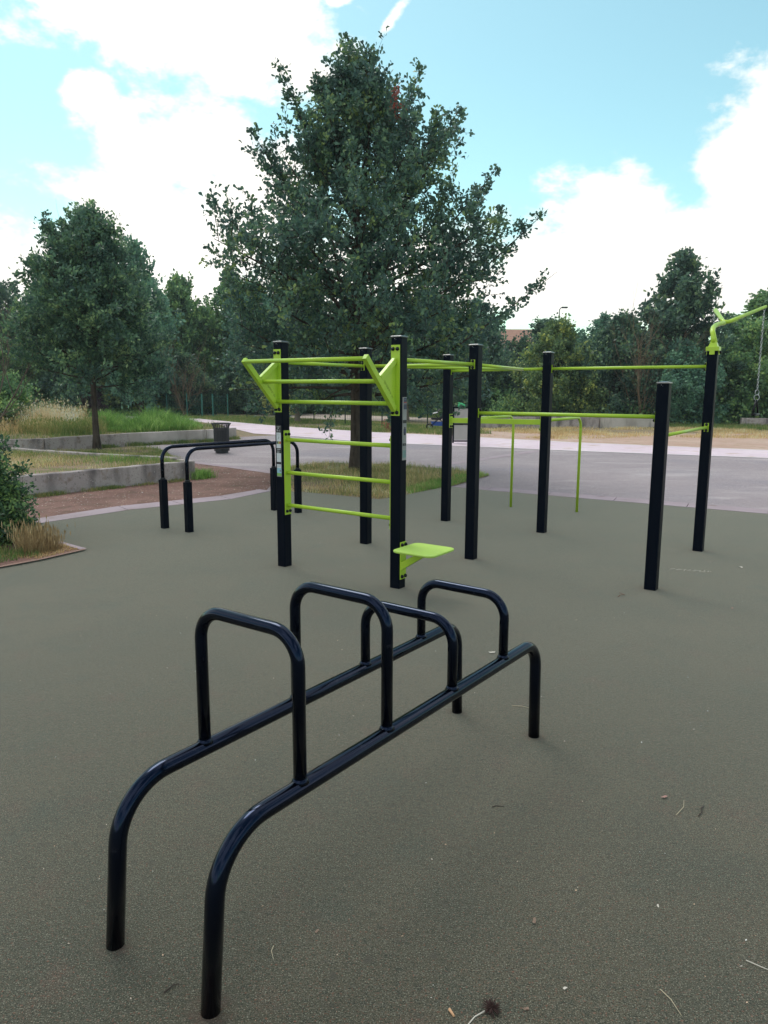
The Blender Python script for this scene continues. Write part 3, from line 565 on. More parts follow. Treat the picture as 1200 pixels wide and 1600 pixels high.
def leaves_on(tw, rng, per, ln, wd, kind, spread=.05, updir=.35):
    A = np.array([t[0] for t in tw]); B = np.array([t[1] for t in tw]); n = len(tw)*per
    i = np.repeat(np.arange(len(tw)), per); t = rng.random(n)**.8
    d = unit(B-A)[i]; pos = A[i]+(B-A)[i]*t[:, None]+rng.normal(0, spread, (n, 3))
    ax = unit(d*.5+unit(rng.normal(0, 1, (n, 3)))*.9+np.array([0, 0, updir])*.5); nr = unit(rng.normal(0, 1, (n, 3))+np.array([0, 0, .8]))
    s = rng.uniform(.7, 1.15, n)
    return leaf_geo(pos, ax, nr, ln*s, wd*s, kind)
def tubes_np(segs, sides):
    """segs: (p0,p1,r0,r1) -> verts, quads"""
    P0 = np.array([s[0] for s in segs]); P1_ = np.array([s[1] for s in segs]); R0 = np.array([s[2] for s in segs]); R1 = np.array([s[3] for s in segs])
    d = unit(P1_-P0); ref = np.where(np.abs(d[:, 2:3]) > .9, np.array([[1., 0, 0]]), np.array([[0, 0, 1.]])); a = unit(np.cross(d, ref)); b = np.cross(d, a)
    an = 2*PI*np.arange(sides)/sides; off = a[:, None]*np.cos(an)[None, :, None]+b[:, None]*np.sin(an)[None, :, None]
    V = np.concatenate([P0[:, None]+off*R0[:, None, None], P1_[:, None]+off*R1[:, None, None]], 1)
    j = np.arange(sides); q = np.stack([j, (j+1) % sides, (j+1) % sides+sides, j+sides], 1)
    F = (q[None]+(np.arange(len(segs))*2*sides)[:, None, None]).reshape(-1, 4); return V.reshape(-1, 3), F
def curve_pts(p, d, L, n, rng, bend_up, wob):
    pts = [p]; d = unit(d)
    for k in range(n):
        d = unit(d+np.array([0, 0, bend_up])/n+rng.normal(0, wob, 3)); p = p+d*L/n; pts.append(p)
    return pts
def grow(seed, Ht, base, prof, nl, ns, ntw, tr, twl=.38, crown_top=.97, el0=.15, el1=1.2, droop=0, lowpow=1.05, inner=.16):
    """trunk, limbs, branches and twigs; prof(z, az)->crown radius. returns wood segs by thickness and twigs"""
    rng = np.random.default_rng(seed); big = []; fine = []; tw = []
    n = 14; tp = []; p = np.array([0., 0, -.05]); 
    for k in range(n+1):
        t = k/n; tp.append(np.array([math.sin(t*5+seed)*.05*t*Ht*.15, math.cos(t*4+seed)*.05*t*Ht*.15, -.05+t*Ht*crown_top]))
    def trr(t): return tr*(1-t)**.8*(1+.55*math.exp(-t*Ht/.25))+.008
    for k in range(n): big.append((tp[k], tp[k+1], trr(k/n), trr((k+1)/n)))
    for i in range(nl):
        f = (i+.5)/nl; z = base+(Ht*.93-base)*f**lowpow; az = i*2.39996+rng.normal(0, .25); t = (z+.05)/(Ht*crown_top+.05); k = min(n-1, int(t*n)); p0 = tp[k]+(tp[k+1]-tp[k])*(t*n-k)
        el = el0+(el1-el0)*f+rng.normal(0, .12); d = np.array([math.cos(az)*math.cos(el), math.sin(az)*math.cos(el), math.sin(el)])
        # length to the crown envelope
        L = .3
        while L < Ht:
            q = p0+d*L+np.array([0, 0, L*.12]); r = math.hypot(q[0], q[1])
            if q[2] > Ht or r > prof(q[2], az): break
            L += .12
        L *= rng.uniform(.78, 1.08)
        if L < .35: L = .35
        m_ = 6; pts = curve_pts(p0, d, L, m_, rng, .32-droop*(1-f), .07); r0 = max(.012, min(tr*.42, L*.0145))
        for k in range(m_): big.append((pts[k], pts[k+1], r0*(1-k/m_*.85), r0*(1-(k+1)/m_*.85)))
        nb = max(3, int(ns*L/(Ht*.32))+1)
        for j in range(nb):
            tt = inner+(1-inner)*(j+rng.random()*.6)/nb; tt = min(tt, .99); kk = min(m_-1, int(tt*m_)); q0 = pts[kk]+(pts[kk+1]-pts[kk])*(tt*m_-kk); dl = unit(pts[kk+1]-pts[kk])
            rd = unit(rng.normal(0, 1, 3)); rd = unit(rd-dl*rd.dot(dl)*.8); dd = unit(dl*.55+rd*.85+np.array([0, 0, .28-droop*.5])); Lb = L*.42*(1-tt*.55)*rng.uniform(.7, 1.2)+.14
            bp = curve_pts(q0, dd, Lb, 4, rng, .35-droop, .12); rb = max(.005, Lb*.011)
            for k in range(4): fine.append((bp[k], bp[k+1], rb*(1-k/5), rb*(1-(k+1)/5)))
            nq = max(2, int(ntw*(.4+Lb/(.2*Ht))))
            for q in range(nq):
                t3 = (q+.7)/nq; k3 = min(3, int(t3*4)); w0 = bp[k3]+(bp[k3+1]-bp[k3])*min(1, t3*4-k3); d3 = unit(unit(bp[k3+1]-bp[k3])*.7+rng.normal(0, .55, 3)+np.array([0, 0, .35-droop]))
                w1 = w0+d3*twl*rng.uniform(.5, 1.3); tw.append((w0, w1)); fine.append((w0, w1, .004, .002))
    return big, fine, tw
def wood_mesh(name, big, fine, m, fine_sides=3):
    V1, F1 = tubes_np(big, 7)
    if fine: V2, F2 = tubes_np(fine, fine_sides); V = np.concatenate([V1, V2]); F = np.concatenate([F1, F2+len(V1)])
    else: V, F = V1, F1
    return np_mesh(name, V, F, m, True)

# --- main oak
def pr_main(z, az):
    zz = [.0, 1.4, 2.0, 3.0, 4.0, 4.9, 5.8, 6.6, 7.2, 7.7, 8.1]; rr = [.5, 1.9, 2.65, 3.05, 3.2, 2.95, 2.35, 1.7, .95, .35, .05]
    r = np.interp(z, zz, rr); return r*(1+.12*math.cos(az-.1)+.08*math.sin(3*az+z*1.7))
oak = empty('oak_tree', (-.597, 15.444, 0), 'big dark green oak in the grass bed behind the lime ladder', 'tree')
big, fine, tw = grow(11, 7.9, 1.55, pr_main, 88, 8, 8, .105, twl=.33, el0=-.12, el1=1.28, droop=.06, lowpow=1.18, inner=.36)
# ascending leading shoots round the top
rng = np.random.default_rng(5)
for dx, dz, lx in ((-.20, 8.38, -.05), (-1.5, 7.85, -.12), (.22, 8.2, .02), (-.75, 7.7, -.1), (1.25, 7.85, .2), (.75, 7.7, .1), (2.0, 6.95, .25), (2.9, 6.2, .35), (-2.0, 6.6, -.15), (3.7, 5.1, .5), (-2.75, 5.3, -.3), (4.0, 4.0, .8), (1.6, 6.9, .1), (-1.15, 7.2, 0)):
    top = np.array([dx, rng.uniform(-.7, .7)*(1 if dz < 8 else .2), dz]); p0 = np.array([dx*.55-lx, top[1]*.5, dz-1.9]); pts = [p0+(top-p0)*t+np.array([math.sin(t*3)*.05, 0, 0]) for t in np.linspace(0, 1, 8)]
    for k in range(7):
        big.append((pts[k], pts[k+1], .028*(1-k/8), .028*(1-(k+1)/8)))
        for q in range(5 if k < 6 else 3):
            d3 = unit(rng.normal(0, .6, 3)+unit(top-p0)*.6); w0 = pts[k]+(pts[k+1]-pts[k])*rng.random(); L3 = (.50-.055*k)*rng.uniform(.6, 1.1); w1 = w0+d3*L3; tw.append((w0, w1)); fine.append((w0, w1, .005, .002))
link('trunk', wood_mesh('trunk', big, fine, BARK), oak)
V, F = leaves_on(tw, np.random.default_rng(3), 16, .096, .058, 4, .035)
link('crown', np_mesh('crown', V, F, LEAF_OAK), oak)
print('oak twigs', len(tw), 'tris', len(F))
rngd = np.random.default_rng(9); dead = []
for k in range(20):
    c = np.array([.80+rngd.normal(0, .05)-.0, -1.15+rngd.normal(0, .1), 7.05-.62*k/26+rngd.normal(0, .03)]); dead.append((c, c+unit(rngd.normal(0, 1, 3)+np.array([0, 0, -.6]))*.12))
V, F = leaves_on(dead, rngd, 6, .075, .035, 4, .03, -.3)
o = link('dead_leaf_spray', np_mesh('dead_leaf_spray', V, F, LEAF_R), oak); o['kind'] = 'stuff'; o['label'] = 'hanging spray of dead red-brown leaves near the top'

# --- left oak
def pr_left(z, az):
    zz = [0, 1.2, 1.7, 2.8, 3.8, 4.7, 5.3, 5.8, 6.3]; rr = [.3, 1.2, 1.9, 2.15, 2.1, 1.75, 1.2, .7, .05]
    return np.interp(z, zz, rr)*(1+.08*math.sin(2*az+z))
oak2 = empty('oak_tree', (-8.004, 20.527, 0), 'smaller rounded oak with a bare straight trunk, left, between the two low walls', 'tree')
big, fine, tw = grow(23, 6.1, 1.7, pr_left, 64, 8, 6, .085, twl=.36, el0=.08, el1=1.25, inner=.25)
link('trunk', wood_mesh('trunk', big, fine, BARK), oak2)
V, F = leaves_on(tw, np.random.default_rng(4), 23, .125, .065, 2, .05); link('crown', np_mesh('crown', V, F, LEAF_OAK2), oak2)
print('oak2', len(tw))

# --- woodland tree prototypes (unit scale = real size), shared by copies
def proto(seed, Ht, base, zz, rr, nl, ns, ntw, per, ln, wd, tr, twl=.5, droop=0, el0=.05, el1=1.25):
    def pf(z, az): return float(np.interp(z, zz, rr))*(1+.15*math.sin(2*az+seed)+.08*math.sin(5*az+z))
    b_, f_, t_ = grow(seed, Ht, base, pf, nl, ns, ntw, tr, twl=twl, droop=droop, el0=el0, el1=el1)
    V, F = leaves_on(t_, np.random.default_rng(seed), per, ln, wd, 2, .11)
    return wood_mesh('trunk', b_, f_[::3], BARK), np_mesh('crown', V, F, LEAF_D)
PROT = [proto(31, 8.5, .5, [0, .6, 2, 4, 6, 7.5, 8.6], [1.3, 2.2, 2.8, 2.9, 2.3, 1.2, .1], 46, 6, 4, 22, .26, .17, .16),
        proto(32, 7.5, .3, [0, .5, 2, 4, 6, 7.6], [1.8, 2.6, 3.1, 2.8, 1.9, .2], 44, 6, 4, 22, .24, .17, .14),
        proto(33, 9.5, 1.0, [0, 1, 3, 5, 7, 8.5, 9.6], [1.0, 2.2, 3.0, 3.2, 2.5, 1.4, .1], 48, 6, 4, 22, .26, .17, .18),
        proto(34, 5.0, .15, [0, .3, 1.5, 3, 4.2, 5.1], [1.6, 2.4, 2.7, 2.3, 1.3, .1], 38, 6, 4, 24, .19, .14, .10),
        proto(35, 8.0, .6, [0, .8, 2.5, 4.5, 6.5, 8.1], [1.0, 1.9, 2.3, 2.0, 1.2, .05], 50, 6, 5, 24, .22, .14, .14, el1=1.4)]
used = [False]*5
def wood_tree(k, x, y, s, sz, m, label, rz=0, z=0, group='trees of the wood'):
    r = empty('broadleaf_tree', (x, y, z), label, 'tree', group, rz); r.scale = (s*1.06, s*1.06, sz*(1.15 if x < 8 and k != 3 else 1.05))
    tm, cm = PROT[k]; link('trunk', tm, r); c = link('crown', cm, r)
    c.material_slots[0].link = 'OBJECT'; c.material_slots[0].material = m
    return r
# label, prototype, pixel-derived x at depth y, scale, height scale, leaf colour
D_, B_, M_, Y_ = LEAF_D, LEAF_B, LEAF_M, LEAF_Y
WT = [
 (2, -27.5, 52, 1.05, .95, D_, 'tall dark tree at the far left edge of the wood'),
 (1, -22.5, 50, 1.0, .92, M_, 'mid green spreading tree behind the left half of the small oak'),
 (2, -18.6, 46, .92, .98, D_, 'dark tree directly behind the small left oak'),
 (0, -14.7, 45, .9, 1.0, B_, 'blue-green tree showing at the right shoulder of the small left oak'),
 (1, -14.2, 53, .9, 1.05, M_, 'mid green tree just right of the small left oak'),
 (0, -11.0, 54, 1.0, .98, M_, 'mid green tree above the teal fence'),
 (1, -9.0, 51.5, .85, 1.0, B_, 'blue-green tree above the litter bin'),
 (2, -6.8, 56, 1.0, .93, D_, 'tall dark tree behind the left side of the big oak'),
 (0, -2.0, 57, 1.0, .95, D_, 'dark tree behind the trunk of the big oak'),
 (1, 2.8, 56, 1.0, .95, M_, 'mid green tree in the wood right behind the centre post'),
 (0, 6.6, 55, .95, .80, B_, 'blue-green tree behind the right side of the big oak crown'),
 (1, 11.5, 54, .95, .82, D_, 'low dark tree beneath the distant tiled roof'),
 (0, 16.0, 55, .9, .76, B_, 'blue-green tree just left of the distant street lamp'),
 (1, 20.0, 54, .95, .85, M_, 'mid green tree right of the distant street lamp'),
 (0, 15.7, 40.5, .98, .96, D_, 'tall dark tree with a broken top, left of the lime-topped post'),
 (2, 21.5, 43, 1.02, .70, M_, 'broad mid green tree behind the lime-topped post'),
 (1, 25.5, 43, 1.1, .84, Y_, 'olive yellow tree at the right edge of the wood'),
 (3, -24.0, 46, 1.0, .8, M_, 'low bushy tree behind the dry straw grass at the left'),
 (3, -16.2, 47, .9, .85, Y_, 'low olive tree behind the tall green grass clump'),
 (3, -12.6, 47.6, .72, .68, D_, 'small dark bushy tree at the left end of the teal fence'),
 (3, -9.3, 49.5, .8, .85, D_, 'rounded dark green shrub tree behind the litter bin'),
 (3, -6.0, 51, .82, .82, B_, 'rounded blue-green shrub tree behind the ladder top'),
 (3, -2.6, 53.5, .9, .85, D_, 'dark rounded shrub tree left of the big oak trunk'),
 (3, 1.6, 52.5, 1.0, .95, M_, 'mid green shrub tree right of the big oak trunk'),
 (3, 5.6, 45, .95, 1.0, D_, 'dark shrub tree at the wood edge behind the dip bars'),
 (3, 9.0, 39.5, .85, .92, Y_, 'olive shrub tree above the long grey wall'),
 (3, 12.4, 39.5, .92, .98, D_, 'dark shrub tree over the right end of the long grey wall'),
 (3, 15.2, 38.2, .78, .72, B_, 'low blue-green shrub tree behind the short black post'),
 (3, 19.4, 39, .95, .90, M_, 'mid green shrub tree at the right behind the tall post'),
 (3, 23.2, 38.5, .95, .95, Y_, 'yellowish shrub tree behind the hanging grip'),
 (1, 31, 46, 1.1, .8, D_, 'dark tree beyond the right edge of the picture')]
for i, (k, x, y, s, sz, m_, lb) in enumerate(WT): wood_tree(k, x, y, s, sz, m_, lb, rz=(i*1.37) % 6.28)
wood_tree(3, -6.6, 47.8, .42, .56, LEAF_C, 'small pale cream-leaved tree in the wood left of the ladder', 1)
wood_tree(3, -17.5, 46.5, .35, .5, LEAF_P, 'small purple-leaved tree right of the small left oak', 2)
# two young trees on the grass beyond the fence
for x, y, s, lb in ((-4.48, 38.23, .62, 'young tree with a pale trunk beyond the fence, seen under the ladder frame'), (1.2, 40.5, .72, 'young dark tree beyond the fence right of the centre post')):
    r = empty('young_tree', (x, y, 0), lb, 'tree', rz=x); b_, f_, t_ = grow(int(50+x), 4.6*s+.3, 1.0, lambda z, az: float(np.interp(z, [.8, 1.2, 2, 3, 3.6], [.9, 1.9*s/.62*.7, 1.9, 1.5, .2])), 26, 6, 5, .12, twl=.35, el0=-.1, el1=1.1, droop=.25)
    link('trunk', wood_mesh('trunk', b_, f_[::2], mat('pale_bark', (.19, .15, .12), .9)), r); V, F = leaves_on(t_, np.random.default_rng(8), 14, .15, .09, 2, .06); link('crown', np_mesh('crown', V, F, LEAF_D), r)
# deep wood and undergrowth that read as one mass
def mass(name, fn, n, ln, wd, m, seed):
    rng = np.random.default_rng(seed); pos = fn(rng, n); ax = unit(rng.normal(0, 1, (n, 3))+np.array([0, 0, .3])); nr = unit(rng.normal(0, 1, (n, 3))+np.array([0, -.3, .6])); s = rng.uniform(.6, 1.2, n)
    V, F = leaf_geo(pos, ax, nr, ln*s, wd*s, 2); o = link(name, np_mesh(name, V, F, m)); o['kind'] = 'stuff'; return o
def deep(rng, n):
    x = rng.uniform(-45, 42, n); y = 60+rng.uniform(0, 5, n); top = 5.6+.9*np.sin(x*.5)+.6*np.sin(x*1.3+1)+np.where(x < 6, 2.0, -.5); return np.stack([x, y, rng.random(n)**.8*top-.1], 1)
mass('distant_woodland', deep, 90000, .46, .34, LEAF_D, 71)
EDGE = [(-40, 44), (-24, 44), (-16, 46), (-12, 49.2), (-6, 52.5), (1, 52), (4, 44.5), (6, 39.5), (12, 37.6), (20, 37.2), (40, 35)]
def under(rng, n):
    x = rng.uniform(-38, 38, n); y0 = np.interp(x, [e[0] for e in EDGE], [e[1] for e in EDGE]); d = rng.random(n); top = (.5+.7*d)*(1+.5*np.sin(x*2.1)+.3*np.sin(x*5.3)); return np.stack([x, y0+d*5, rng.random(n)*top*1.25], 1)
mass('undergrowth', under, 60000, .22, .14, LEAF_M, 72)

# --- grasses
def blades(name, pts, hmin, hmax, w, m, seed, lean=.35, kind='stuff', parent=None, heads=False, dome=None):
    rng = np.random.default_rng(seed); n = len(pts); P_ = np.asarray(pts); cl = .5+.5*np.sin(P_[:, 0]*3.1+1.3*np.sin(P_[:, 1]*2.3))*np.sin(P_[:, 1]*2.7+seed); h = rng.uniform(hmin, hmax, n)*rng.uniform(.7, 1, n)*(.62+.5*cl)
    if dome: h = h*np.clip(np.max([1.15-((P_[:, 0]-a)/c)**2-((P_[:, 1]-b)/d)**2 for a, b, c, d in dome], axis=0), .25, 1.05)
    az = rng.uniform(0, 2*PI, n); ld = np.stack([np.cos(az), np.sin(az), np.zeros(n)], 1); L = (rng.random(n)*lean*h)[:, None]
    sa = rng.uniform(0, PI, n); sd_ = np.stack([np.cos(sa), np.sin(sa), np.zeros(n)], 1)*w/2; z = np.array([[0, 0, 1.]])
    p = np.asarray(pts); mid = p+z*(h*.55)[:, None]+ld*L*.35; tip = p+z*(h*np.sqrt(1-.3*lean))[:, None]+ld*L
    V = np.stack([p-sd_, p+sd_, mid+sd_*.75, mid-sd_*.75, tip], 1).reshape(-1, 3); b = (np.arange(n)*5)[:, None]
    F = np.concatenate([b+np.array([[0, 1, 2]]), b+np.array([[0, 2, 3]]), b+np.array([[3, 2, 4]])], 0)
    if heads:
        k = rng.random(n) < .35; q = tip[k]; nn = len(q); hh = rng.uniform(.03, .07, nn)[:, None]; sh = sd_[k]*3
        V2 = np.stack([q-z*hh*.3, q+z*hh*.5-sh, q+z*hh*1.2, q+z*hh*.5+sh], 1).reshape(-1, 3); b2 = (np.arange(nn)*4)[:, None]+len(V)
        V = np.concatenate([V, V2]); F = np.concatenate([F, b2+np.array([[0, 1, 2]]), b2+np.array([[0, 2, 3]])])
    o = link(name, np_mesh(name, V, F, m), parent)
    if kind: o['kind'] = kind
    return o
def in_poly(poly, n, seed, z=0, clump=None, thr=0):
    rng = np.random.default_rng(seed); P = np.array(poly); lo = P.min(0); hi = P.max(0); out = []
    tot = 0
    while tot < n:
        q = rng.uniform(lo, hi, (n*2, 2)); ins = np.zeros(len(q), bool); j = len(P)-1
        for i in range(len(P)):
            c = ((P[i, 1] > q[:, 1]) != (P[j, 1] > q[:, 1])) & (q[:, 0] < (P[j, 0]-P[i, 0])*(q[:, 1]-P[i, 1])/(P[j, 1]-P[i, 1]+1e-12)+P[i, 0]); ins ^= c; j = i
        q = q[ins]
        if clump: f = np.sin(q[:, 0]*clump+seed)+np.sin(q[:, 1]*clump*1.3+q[:, 0]*.7*clump)+.6*np.sin(q[:, 0]*clump*2.7-q[:, 1]*clump*2.1); q = q[f+rng.normal(0, .5, len(q)) > thr]
        out.append(q); tot += len(q)
        if len(out) > 60: break
    q = np.concatenate(out)[:n]; return np.concatenate([q, np.full((len(q), 1), z)], 1)
blades('grass', in_poly(TB, 13000, 1, -.004, 1.1, -.7), .04, .17, .006, GR_MIX, 1, .7)
blades('grass', in_poly(TB, 7000, 2, -.004, 1.4, .1), .03, .16, .006, GR_DRY, 2, .8)
blades('grass', in_poly([(1.17, 12.93), (2.1, 14.7), (1.9, 15.1), (.95, 13.6), (.3, 12.4), (.42, 11.94)], 3500, 3, -.004), .04, .15, .007, GR_GREEN, 3, .8)
BED1 = [(-9.2, 8.3), (-5.75, 11.7), (-4.45, 13.35), (-3.82, 14.05), (-4.4, 14.75), (-6.1, 15.4), (-8, 16.35), (-11.5, 18.2), (-14, 14)]
blades('grass', in_poly(BED1, 24000, 4, .27, .9, -.6), .05, .17, .007, GR_MIX, 4, .8)
blades('grass', in_poly(BED1, 9000, 5, .27, .8, .5), .05, .20, .008, GR_GREEN, 5, .8)
blades('grass', in_poly(BED1, 9000, 6, .27, 1.5, .6), .04, .14, .007, GR_DRY, 6, .9)
VG = [(-12.5, 18.3), (-9.0, 17.5), (-7.7, 16.75), (-6.1, 15.9), (-4.6, 15.45), (-4.6, 17.0), (-5.3, 18.3), (-6.3, 20.6), (-7.45, 21.6), (-8.3, 20.5), (-8.95, 19.4), (-10.5, 18.4)]
blades('grass', in_poly(VG, 15000, 7, -.008, 1.1, -.7), .06, .20, .009, GR_MIX, 7, .8)
BED2 = [(-14, 17.9), (-10.6, 18.8), (-9.2, 19.8), (-8.6, 20.9), (-7.75, 22.1), (-5.9, 24.0), (-5.35, 25.2), (-6.3, 28), (-9, 31), (-16, 33), (-22, 30), (-22, 18)]
blades('grass', in_poly(BED2, 22000, 8, .30), .10, .30, .011, GR_VERGE, 8, .7)
blades('tall_green_grass', in_poly([(-9.7, 24.2), (-7.6, 22.9), (-6.5, 24.3), (-6.3, 25.6), (-6.6, 26.6), (-8.2, 27.4), (-10.2, 26.8)], 14000, 9, .30), .45, 1.08, .020, GR_GREEN, 9, .95, dome=[(-7.5, 25.0, 1.25, 2.2), (-9.4, 25.4, .75, 1.8)])
blades('tall_green_grass', in_poly([(-10.9, 24.5), (-9.3, 23.6), (-8.6, 24.5), (-9.4, 26.6), (-11.1, 26.4)], 6000, 19, .30), .25, .62, .018, GR_GREEN, 19, .95, dome=[(-9.7, 25, 1.3, 2)])
blades('tall_dry_grass', in_poly([(-16, 20.3), (-12.2, 20.6), (-10.4, 22.4), (-10.2, 25.5), (-13, 27), (-19, 25)], 8500, 10, .30), .25, .80, .008, GR_DRY, 10, .7, heads=True)
blades('tall_dry_grass', in_poly([(-11.9, 23.8), (-11.2, 23.2), (-10.2, 23.6), (-9.9, 25.0), (-11.4, 25.6)], 3600, 11, .30), .5, 1.2, .010, GR_STRAW, 11, .6, heads=True)
blades('tall_dry_grass', in_poly([(-11.2, 22.6), (-9.4, 21.6), (-8.5, 22.6), (-9.5, 24.6), (-11, 24.6)], 7000, 12, .30), .25, .6, .009, GR_MIX, 12, .6, heads=True)
V1_ = [(-14, 43.5), (-10.8, 42.1), (-5.3, 34.5), (-.6, 29.8), (2.2, 27.9), (4.2, 28.6), (3.4, 33), (-.3, 37.5), (-6, 43.5), (-14, 49)]
blades('verge_grass', in_poly(V1_, 30000, 13, -.02, .7, -.9), .08, .26, .016, GR_VERGE, 13, .7)
blades('verge_grass', in_poly([(1.8, 28.8), (6, 25.6), (10, 27), (24, 25), (26, 30), (14, 33.5), (4, 33.4)], 26000, 14, -.02, .9, .2), .05, .2, .016, GR_DRY, 14, .7)
blades('verge_grass', in_poly([(13, 33), (26, 30), (28, 36), (14, 37)], 12000, 15, -.02, .7, -.4), .08, .28, .018, GR_VERGE, 15, .7)
blades('verge_grass', in_poly([(-19, 61), (-6, 53), (1, 47), (6, 42), (9, 42), (9, 50), (-4, 56), (-19, 66)], 16000, 16, -.02), .1, .3, .03, GR_GREEN if False else GR_VERGE, 16, .7)
# weeds along foot of walls and dirt edge
def along(pts, n, w, seed, z=0):
    rng = np.random.default_rng(seed); P = np.array(pts); L = np.linalg.norm(np.diff(P, axis=0), axis=1); c = np.concatenate([[0], np.cumsum(L)]); cl = np.sort(rng.uniform(0, c[-1], max(6, int(c[-1]*2.2)))); s = np.clip(rng.choice(cl, n)+rng.normal(0, .12, n), 0, c[-1]-1e-3); i = np.searchsorted(c, s, side='right')-1; t = (s-c[i])/L[i]; p = P[i]+(P[i+1]-P[i])*t[:, None]
    return np.concatenate([p+rng.normal(0, w, (n, 2)), np.full((n, 1), z)], 1)
blades('weeds', along([(-6.9, 9.9), (-5.60, 11.35), (-4.78, 12.38), (-4.22, 13.1), (-3.55, 13.92), (-3.6, 14.3)], 3200, .05, 17, -.012), .03, .12, .007, GR_MIX, 17, .8)
blades('weeds', along([(-8.3, 20.65), (-7.5, 21.8), (-5.68, 23.72), (-5.0, 25.1)], 3200, .07, 18, -.012), .04, .2, .012, GR_VERGE, 18, .8)
blades('weeds', along([(-3.58, 13.95), (-3.5, 14.2)], 900, .09, 21, -.012), .06, .30, .010, GR_GREEN, 21, .8)
# dry tuft and ground leaves in the little bed
tf = blades('dry_grass_tuft', in_poly([(-3.80, 7.38), (-3.62, 7.28), (-3.42, 7.48), (-3.40, 7.68), (-3.66, 7.78), (-3.82, 7.62)], 1000, 22, .012), .16, .40, .0042, GR_TUFT, 22, .75, kind=None, heads=True)
tag(tf, 'straw-coloured grass tuft at the tip of the small planting bed', 'grass tuft')
blades('grass', in_poly([(-5.0, 5.9), (-3.8, 6.9), (-3.45, 7.3), (-3.9, 7.5), (-5.2, 7.0)], 2600, 23, .012), .04, .16, .008, GR_VERGE, 23, .9)
blades('grass', in_poly([(-3.9, 7.2), (-3.45, 7.15), (-3.22, 7.58), (-3.5, 7.85)], 1300, 24, .012), .015, .05, .005, GR_DRY, 24, 1.2)

# --- bushes at the left edge
def bush(name, loc, sx, sz, nb, per, ln, wd, m, seed, label, shoots=6):
    rng = np.random.default_rng(seed); r = empty(name, loc, label, 'bush'); tw = []; st = []
    for k in range(nb):
        az = rng.uniform(0, 2*PI); el = rng.uniform(-.02, 1.5)**1.0; d = np.array([math.cos(az)*math.cos(el)*sx, math.sin(az)*math.cos(el)*sx, math.sin(el)*sz]); L = rng.uniform(.72, 1.08)*(1.28 if k < shoots else 1)
        pts = [np.array([0, 0, 0.])+d*L*t+np.array([0, 0, .18*sz*math.sin(t*PI)])+rng.normal(0, .02, 3) for t in np.linspace(0, 1, 7)]
        for i in range(6): st.append((pts[i], pts[i+1], .012*(1-i/7), .012*(1-(i+1)/7)))
        for i in range(1, 7):
            for q in range(4): w0 = pts[i]+rng.normal(0, .03, 3); w1 = w0+unit(rng.normal(0, 1, 3)+np.array([0, 0, .3]))*rng.uniform(.08, .25)*sx; tw.append((w0, w1)); st.append((w0, w1, .003, .0015))
    link('stems', wood_mesh('stems', st, [], BARK), r); V, F = leaves_on(tw, rng, per, ln, wd, 4, .03*sx*2); V[:, 2] = np.maximum(V[:, 2], .01)
    link('foliage', np_mesh('foliage', V, F, m), r); return r
bush('leafy_bush', (-4.44, 7.90, .012), .50, 1.02, 250, 13, .055, .028, BUSHM, 91, 'dark green leafy bush beside the straw tuft, cut by the left edge of the picture', 24)
bush('leafy_bush', (-12.75, 24.4, .30), 1.25, 1.6, 170, 12, .11, .055, LEAF_M, 92, 'rounded green bush behind the dry grass at the left', 10)
# --- bare twiggy tree at the left edge
bt = empty('bare_tree', (-11.2, 20.8, .28), 'leafless grey tree with fine upright twigs at the far left edge', 'tree'); rng = np.random.default_rng(12); segs = []
def twig(p, d, L, r, lv):
    pts = curve_pts(p, d, L, 6, rng, .35, .07)
    for k in range(6): segs.append((pts[k], pts[k+1], r*(1-k/7), r*(1-(k+1)/7)))
    if lv:
        for q in range(5): k = rng.integers(1, 6); twig(pts[k], unit(unit(pts[k+1]-pts[k])+rng.normal(0, .4, 3)), L*rng.uniform(.4, .65), r*.5, lv-1)
for k in range(7): twig(np.array([0, 0, 0.]), np.array([rng.normal(.15, .45), rng.normal(0, .3), 1.]), rng.uniform(2.6, 4.6), .028, 2)
link('branches', wood_mesh('branches', segs, [], TWIG), bt)
# bare brushwood in the wood: two thin leafless shrubs
for x, y, lb in ((-12.3, 45.6, 'pale leafless shrub standing above the teal fence'), (13.2, 38.0, 'brownish leafless brush left of the short black post, in front of the wood')):
    b0 = empty('bare_shrub', (x, y, 0), lb, 'shrub'); segs = []
    for k in range(9): twig(np.array([0, 0, 0.]), np.array([rng.normal(0, .35), rng.normal(0, .2), 1.]), rng.uniform(2.6, 4.2)*(1.25 if x > 0 else 1), .02, 2)
    link('branches', wood_mesh('branches', segs, [], mat('dry_brown_twig', (.22, .15, .10), .9)), b0)

# ------------------------------------------------------------------ fence
fp = [(-7.9, 42.6, 1.15), (-5.6, 40.2, 1.15), (-3.6, 37.9, 1.15), (-1.9, 35.9, 1.1), (-.11, 34.6, 1.05), (2.0, 34.4, 1.05), (4.1, 34.2, 1.05)]
fn = empty('park_fence', (-1.9, 36, 0), 'dark green wire mesh fence along the grass beyond the pale path', 'fence')
def mesh_panel(a, b, h, root, m, nv=14, nh=6):
    a = Vector(a); b = Vector(b); d = (b-a); L = d.length; d.normalize(); n_ = Vector((-d.y, d.x, 0)); mb = MB()
    for i in range(1, nv*int(max(1, L))): mb.box(a+d*i/(nv)+ZZ*h/2, .006, .004, h-.1, d, n_, ZZ) if i/nv < L else None
    for j in range(nh): mb.box((a+b)/2+ZZ*(.06+(h-.12)*j/(nh-1)), L-.05, .004, .008, d, n_, ZZ)
    mb.build('mesh_panel', m, root)
